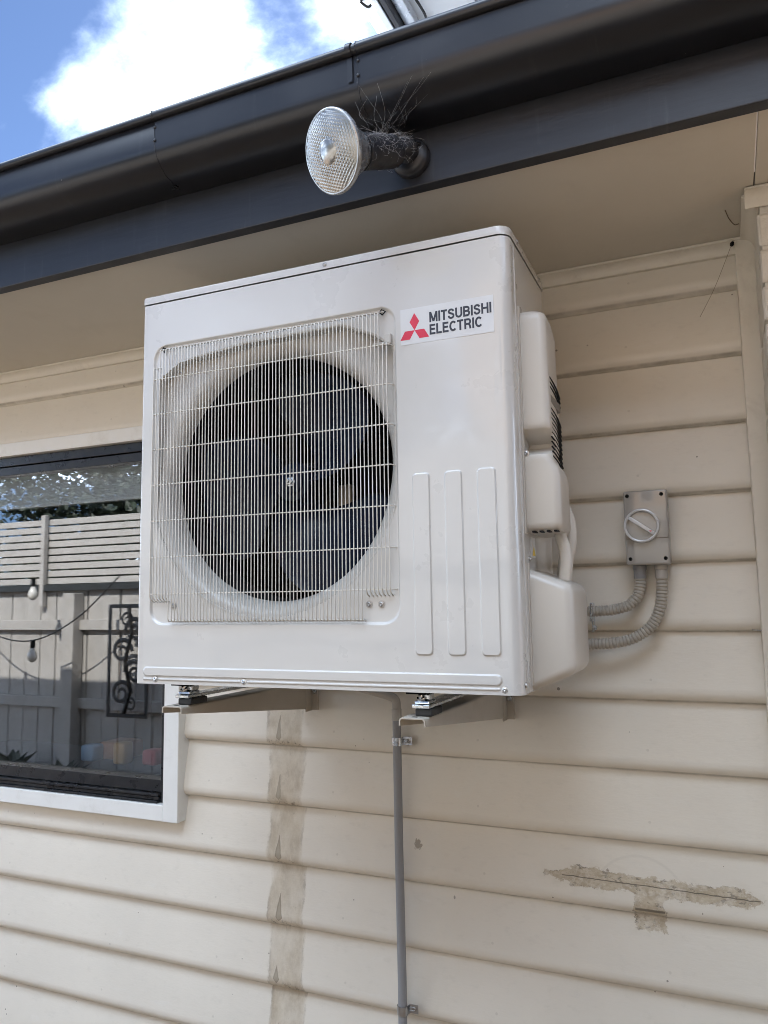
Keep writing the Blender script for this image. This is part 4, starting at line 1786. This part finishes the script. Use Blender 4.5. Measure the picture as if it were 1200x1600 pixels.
tube(b, smooth_path([(1.388, -.035, 1.085), (1.36, -.03, 1.02), (1.335, -.03, .965), (1.300, -.02, .905)], 6), .0007, 5)
tag(to_obj('web_thread', b, simple('dirty_thread', (.33, .27, .20), .8)), 'single dirty web thread slanting across the top right boards', 'web thread')
b = NB()
lathe(b, [(.0, -.007), (.004, -.005), (.0055, 0), (.004, .005), (0, .007)], axis_mat((1.386, -.036, 1.078), (.4, -.3, 1)), 10)
tag(to_obj('insect_case', b, M_blackpl, smooth=60), 'small black insect case in the soffit corner by the pillar', 'insect case')
b = NB()
tube(b, [(1.372, -.005, .1045), (1.383, -.024, .1045), (1.392, -.029, .1040)], .0016, 6)
tag(to_obj('bent_nail', b, M_galv), 'small bent nail sticking out where boards meet corner strip', 'nail')

# ------------------------------------------------------------------ solar panel above the roof
PZ = 1.90
sp = empty('solar_panel', (.45, -.43, PZ), 'tilted solar panel seen from underneath above the gutter', 'solar panel')
b = NB()
box(b, .012, 1.03, .012, 1.66, .030, .036)
to_obj('backsheet', b, M_backsheet, sp)
b = NB()
box(b, 0, .004, 0, 1.67, 0, .040, .001, 1)
box(b, .0045, .034, 0, 1.67, 0, .003, .001, 1)
box(b, 1.038, 1.042, 0, 1.67, 0, .040, .001, 1)
box(b, .035, 1.037, 0, .004, 0, .040, .001, 1)
to_obj('frame', b, M_alu, sp)
b = NB()
box(b, .052, .074, -.02, 1.75, -.040, -.004, .002, 1)
to_obj('rail', b, M_alu, sp)
b = NB()
box(b, .078, .094, -.02, 1.75, -.040, .008, .002, 1)  # dark strip standing in for the shaded gap between the rails
to_obj('rail', b, simple('dark_gap_strip', (.05, .05, .055), .4, metal=.6), sp)
b = NB()
box(b, .096, .128, -.02, 1.75, -.012, .020, .002, 1)
to_obj('rail', b, M_alu, sp)
b = NB()
box(b, .30, .40, .26, .36, .026, .030)
to_obj('junction_label', b, M_label, sp)
b = NB()
tube(b, smooth_path([(.13, .10, .020), (.15, .18, .005), (.165, .27, -.012), (.14, .36, .01), (.12, .5, .02)], 8), .004, 8)
to_obj('cable', b, M_cable, sp, smooth=60)
b = NB()
tube(b, smooth_path([(.01, .16, -.002), (.03, .168, -.018), (.045, .165, -.012), (.055, .16, -.004)], 6), .0035, 8)
to_obj('cable_clip', b, M_cable, sp, smooth=60)
for lx in (.063, .98):
    for ly in (.62, 1.6):
        b = NB()
        yw = -.43 + ly
        box(b, lx - .018, lx + .018, ly - .018, ly + .018, 1.318 + (yw + .68) * RP - PZ + .015, -.041 if lx < .1 else -.001, .001, 1)
        to_obj('leg', b, M_alu, sp)

# ------------------------------------------------------------------ unseen wall and roof added right of the frame to block sky light
b = NB()
box(b, 2.45, 2.56, FY + .02, -.80, GZ, 1.24, .004, 1)
tag(to_obj('blocker_wall', b, simple('brown_blocker_render', (.34, .25, .17), .8, var=.15, vscale=3, bump=.3, bscale=30)), 'unseen brown wall added to block and warm the light from the right', 'wall')
blocker = empty('blocker_roof', (2.2, -1.75, 1.25), 'flat timber porch roof added out of view to block sky light from the right', 'porch roof')
for k in range(6):
    b = NB()
    box(b, -.42, .50, -.93 + k * .312, -.93 + k * .312 + .30, .0, .03, .003, 1)
    to_obj('roof_board', b, M_beam, blocker)
for k in range(2):
    b = NB()
    box(b, -.30 + k * .6, -.24 + k * .6, -.93, .93, -.10, -.002, .003, 1)
    to_obj('rafter', b, M_beam, blocker)

# ------------------------------------------------------------------ side yard across from the wall (seen in the glass)
fence = empty('paling_fence', (-2.5, FY, GZ), 'weathered cream paling fence with slatted screen on top, across the side yard', 'fence')
pal = NB()
box(pal, -.082, .082, -.009, .009, 0, 1.69, .002, 1)
pal_me = bpy.data.meshes.new('paling')
pal.to_mesh(pal_me)
pal.free()
pal_me.materials.append(M_fence)
x = -4.62
while x < 3.0:
    o = link('paling', pal_me, fence, (x + 2.5, -.012 + random.uniform(-.002, .002), random.uniform(-.012, .006)))
    o.rotation_euler = (0, R(random.uniform(-.25, .25)), 0)
    x += .172
for i, zz in enumerate((.035, -.590, -1.15)):
    b = NB()
    box(b, -2.20, 5.5, .0, .045, zz - GZ - .038, zz - GZ + .045, .003, 1)
    to_obj('rail', b, M_fence, fence)
px = -3.6
while px < 3:
    b = NB()
    box(b, px + 2.5 - .062, px + 2.5 + .062, .004, .115, 0, 1.655, .004, 1)
    to_obj('post', b, M_fence, fence)
    b = NB()
    box(b, px + 2.5 - .045 - .35, px + 2.5 + .0 - .35, .012, .055, 1.55, 2.32, .003, 1)
    to_obj('screen_post', b, M_slat, fence)
    px += 2.40
for k in range(9):
    b = NB()
    zz = .378 + k * .0625
    box(b, -2.20, 5.5, -.020, -.002, zz - GZ, zz - GZ + .050, .002, 1)
    to_obj('slat', b, M_slat, fence)

b = NB()
box(b, -4.6, -1.2, FY + .13, FY + .17, GZ, GZ + .30, .004, 1)
bed = empty('garden_bed', (-4, FY + .1, GZ), 'low timber-edged garden bed with dark mulch along the fence', 'garden bed')
for v in b.verts:
    v.co -= Vector((-4, FY + .1, GZ))
to_obj('edging_board', b, M_beam, bed)
b = NB()
n = 60
rows_ = []
for i in range(n + 1):
    rows_.append([b.verts.new((-.6 + 3.4 * i / n, y_, .25 + random.uniform(-.012, .02))) for y_ in (-.085, -.06, -.03, .0, .03)])
for i in range(n):
    for j in range(4):
        b.faces.new((rows_[i][j], rows_[i + 1][j], rows_[i + 1][j + 1], rows_[i][j + 1]))
to_obj('mulch', b, M_mulch, bed)

# decorative steel screen hung on the fence
scn = empty('garden_screen', (-2.94, FY + .14, -.66), 'black laser-cut steel screen with scroll pattern on the fence', 'screen')
b = NB()
for a in ((-.20, .20, 0, .03), (-.20, .20, .83, .86)):
    box(b, a[0], a[1], 0, .006, a[2], a[3])
for a in ((-.20, -.17), (.17, .20)):
    box(b, a[0], a[1], 0, .006, .0302, .8298)
to_obj('frame', b, M_screen, scn)
for (ox, oz, s_, fl) in ((-.06, .18, 1, 1), (.07, .34, 1, -1), (-.06, .50, 1, 1), (.07, .66, 1, -1), (-.02, .74, .6, 1), (.03, .10, .6, -1)):
    b = NB()
    pts_ = []
    for k in range(26):
        a = k / 25 * 9.2
        r_ = .10 * s_ * (1 - k / 32)
        pts_.append((ox + fl * r_ * math.cos(a), .003, oz + r_ * math.sin(a)))
    tube(b, pts_, [.020 * s_ * (1 - k / 60) for k in range(26)], 6)
    for v in b.verts:
        v.co.y = .003 + (v.co.y - .003) * .15
    to_obj('scroll', b, M_screen, scn)
b = NB()
tube(b, [(-.03, .003, .03), (.03, .003, .2), (-.03, .003, .42), (.03, .003, .64), (0, .003, .83)], .016, 6)
to_obj('stem', b, M_screen, scn)

b = NB()
box(b, -4.7, 2.9, FY + .004, FY + .05, .318, .372, .003, 1)
bm_ = tag(to_obj('capping_beam', b, M_beam), 'dark timber capping beam between palings and slatted screen of the fence', 'beam')
# festoon lights
fl = empty('festoon_lights', (-3.7, FY + .4, -.1), 'black festoon cable with clear bulbs drooping along the fence', 'string lights')
anch = [(-5.0, FY + .36, .42), (-4.55, FY + .36, .20), (-4.12, FY + .38, -.02), (-3.68, FY + .38, -.07), (-3.25, FY + .36, .10), (-2.85, FY + .34, .42)]
b = NB()
pf = smooth_path(anch, 10)
tube(b, [p - Vector((-3.7, FY + .4, -.1)) for p in pf], .0055, 6)
to_obj('cable', b, M_cable, fl, smooth=60)
for q in (anch[2], anch[3], (-3.72, FY + .36, .41), (-5.0, FY + .36, .35)):
    q = Vector(q) - Vector((-3.7, FY + .4, -.1))
    b = NB()
    lathe(b, [(0, .0), (.018, 0), (.020, -.05), (.016, -.06), (0, -.06)], Matrix.Translation(q), 12)
    to_obj('lamp_socket', b, M_blackpl, fl, smooth=40)
    b = NB()
    lathe(b, [(.014, -.06), (.020, -.075), (.034, -.10), (.038, -.125), (.032, -.15), (.015, -.166), (0, -.17)], Matrix.Translation(q), 16)
    to_obj('bulb', b, M_bulb, fl, smooth=60)

def potplant(loc, m, label, s=1.0, seed=1):
    e = empty('pot_plant', loc, label, 'pot plant', 'pots along the fence')
    rp_ = random.Random(seed)
    b = NB()
    lathe(b, [(0, 0), (.045 * s, 0), (.058 * s, .09 * s), (.062 * s, .09 * s), (.062 * s, .10 * s), (.052 * s, .10 * s), (.05 * s, .085 * s), (0, .085 * s)], None, 18)
    to_obj('pot', b, m, e, smooth=40)
    b = NB()
    for k in range(26):
        a = rp_.uniform(0, 6.28)
        l_ = rp_.uniform(.05, .13) * s
        base = Vector((0, 0, .085 * s))
        d_ = Vector((math.cos(a) * .6, math.sin(a) * .6, rp_.uniform(.5, 1.2))).normalized()
        sd = d_.cross(Vector((0, 0, 1))).normalized() * .014 * s
        mid = base + d_ * l_ * .6
        tip = base + d_ * l_ + Vector((0, 0, -.02 * s))
        v_ = [b.verts.new(p) for p in (base, mid + sd, tip, mid - sd)]
        b.faces.new((v_[0], v_[1], v_[2]))
        b.faces.new((v_[0], v_[2], v_[3]))
    to_obj('leaves', b, M_leaf, e)


potplant((-3.42, FY + .30, GZ), simple('red_pot', (.45, .05, .05), .5), 'leafy plant in a red pot on the ground by the fence', 2.2, 3)
potplant((-3.95, FY + .30, GZ), simple('white_pot', (.6, .6, .58), .5), 'leafy plant in a white pot on the ground by the fence', 2.6, 5)


# unseen house added beyond the fence to bounce warm light and block sky
nh = empty('light_bounce_house', (3.4, -6.4, GZ), 'unseen two-storey brown house added beyond the fence to bounce warm light', 'house')
M_nb = simple('warm_bounce_brick', (.50, .345, .225), .8, var=.15, vscale=4, bump=.4, bscale=25)
b = NB()
box(b, -3.9, 4.4, -2.6, 1.1, 0, 4.7)
to_obj('wall', b, M_nb, nh)
b = NB()
extrude_profile(b, [(1.5, 4.62), (-.75, 5.7), (-3.0, 4.62), (-3.0, 4.705), (-.75, 5.80), (1.5, 4.705)], -4.3, 4.8)
to_obj('roof', b, M_fascia, nh)
for wx in (-2.6, .2, 2.6):
    for wz in (1.0, 3.2):
        b = NB()
        for a in ((-.55, .55, -.05, 0), (-.55, .55, 1.0, 1.05), (-.55, -.5, .0005, .9995), (.5, .55, .0005, .9995)):
            box(b, wx + a[0], wx + a[1], 1.101, 1.15, wz + a[2], wz + a[3])
        wf = to_obj('window_frame', b, M_white, nh)
        b = NB()
        box(b, wx - .499, wx + .499, 1.102, 1.115, wz + .001, wz + .999)
        to_obj('pane', b, M_frame, wf)


# trees beyond the fence
def tree(x, y, h, rad, seed, label):
    e = empty('tree', (x, y, GZ), label, 'tree', 'trees beyond the fence')
    rt = random.Random(seed)
    b = NB()
    top = h * .9
    tube(b, [(0, 0, 0), (.05, .02, h * .3), (-.04, .05, h * .6), (.02, 0, top)], [.13, .10, .07, .02], 9)
    for k in range(9):
        a = rt.uniform(0, 6.28)
        z0 = rt.uniform(.25, .75) * h
        L = rad * rt.uniform(.6, 1.0)
        tube(b, [(0, 0, z0), (math.cos(a) * L * .5, math.sin(a) * L * .5, z0 + .3), (math.cos(a) * L, math.sin(a) * L, z0 + .5)], [.045, .03, .008], 6)
    to_obj('trunk', b, M_bark, e, smooth=60)
    vs_, fs_ = [], []
    clumps = []
    for k in range(60):
        a = rt.uniform(0, 6.28)
        zz = rt.uniform(.38, 1.0)
        rr = rad * math.sqrt(rt.uniform(0, 1)) * (1.05 - .55 * max(0, zz - .45) / .55)
        clumps.append((Vector((rr * math.cos(a), rr * math.sin(a), zz * h)), rt.uniform(.25, .5)))
    for c_, cr_ in clumps:
        for q in range(260):
            d_ = Vector((rt.gauss(0, 1), rt.gauss(0, 1), rt.gauss(0, .8))).normalized() * cr_ * rt.uniform(.3, 1.0)
            p_ = c_ + d_
            ax = Vector((rt.uniform(-1, 1), rt.uniform(-1, 1), rt.uniform(-1, .3))).normalized()
            sd = ax.cross(Vector((rt.uniform(-1, 1), rt.uniform(-1, 1), rt.uniform(-1, 1)))).normalized()
            L = rt.uniform(.06, .11)
            i0 = len(vs_)
            vs_ += [p_, p_ + ax * L * .5 + sd * L * .25, p_ + ax * L, p_ + ax * L * .5 - sd * L * .25]
            fs_.append((i0, i0 + 1, i0 + 2, i0 + 3))
    me = bpy.data.meshes.new('crown')
    me.from_pydata([tuple(v) for v in vs_], [], fs_)
    me.materials.append(M_leaf)
    link('crown', me, e)


for i, (tx, ty, th_, tr_, lb) in enumerate(((-5.0, -4.3, 3.4, 1.2, 'dark green tree beyond the open end of the fence'), (-3.3, -4.4, 3.5, 1.3, 'dark green tree beyond the fence, behind the garden screen'),
                                            (-1.3, -4.5, 3.6, 1.3, 'dark green tree beyond the fence, opposite the window'))):
    tree(tx, ty, th_, tr_, 20 + i, lb)

bpy.context.view_layer.update()
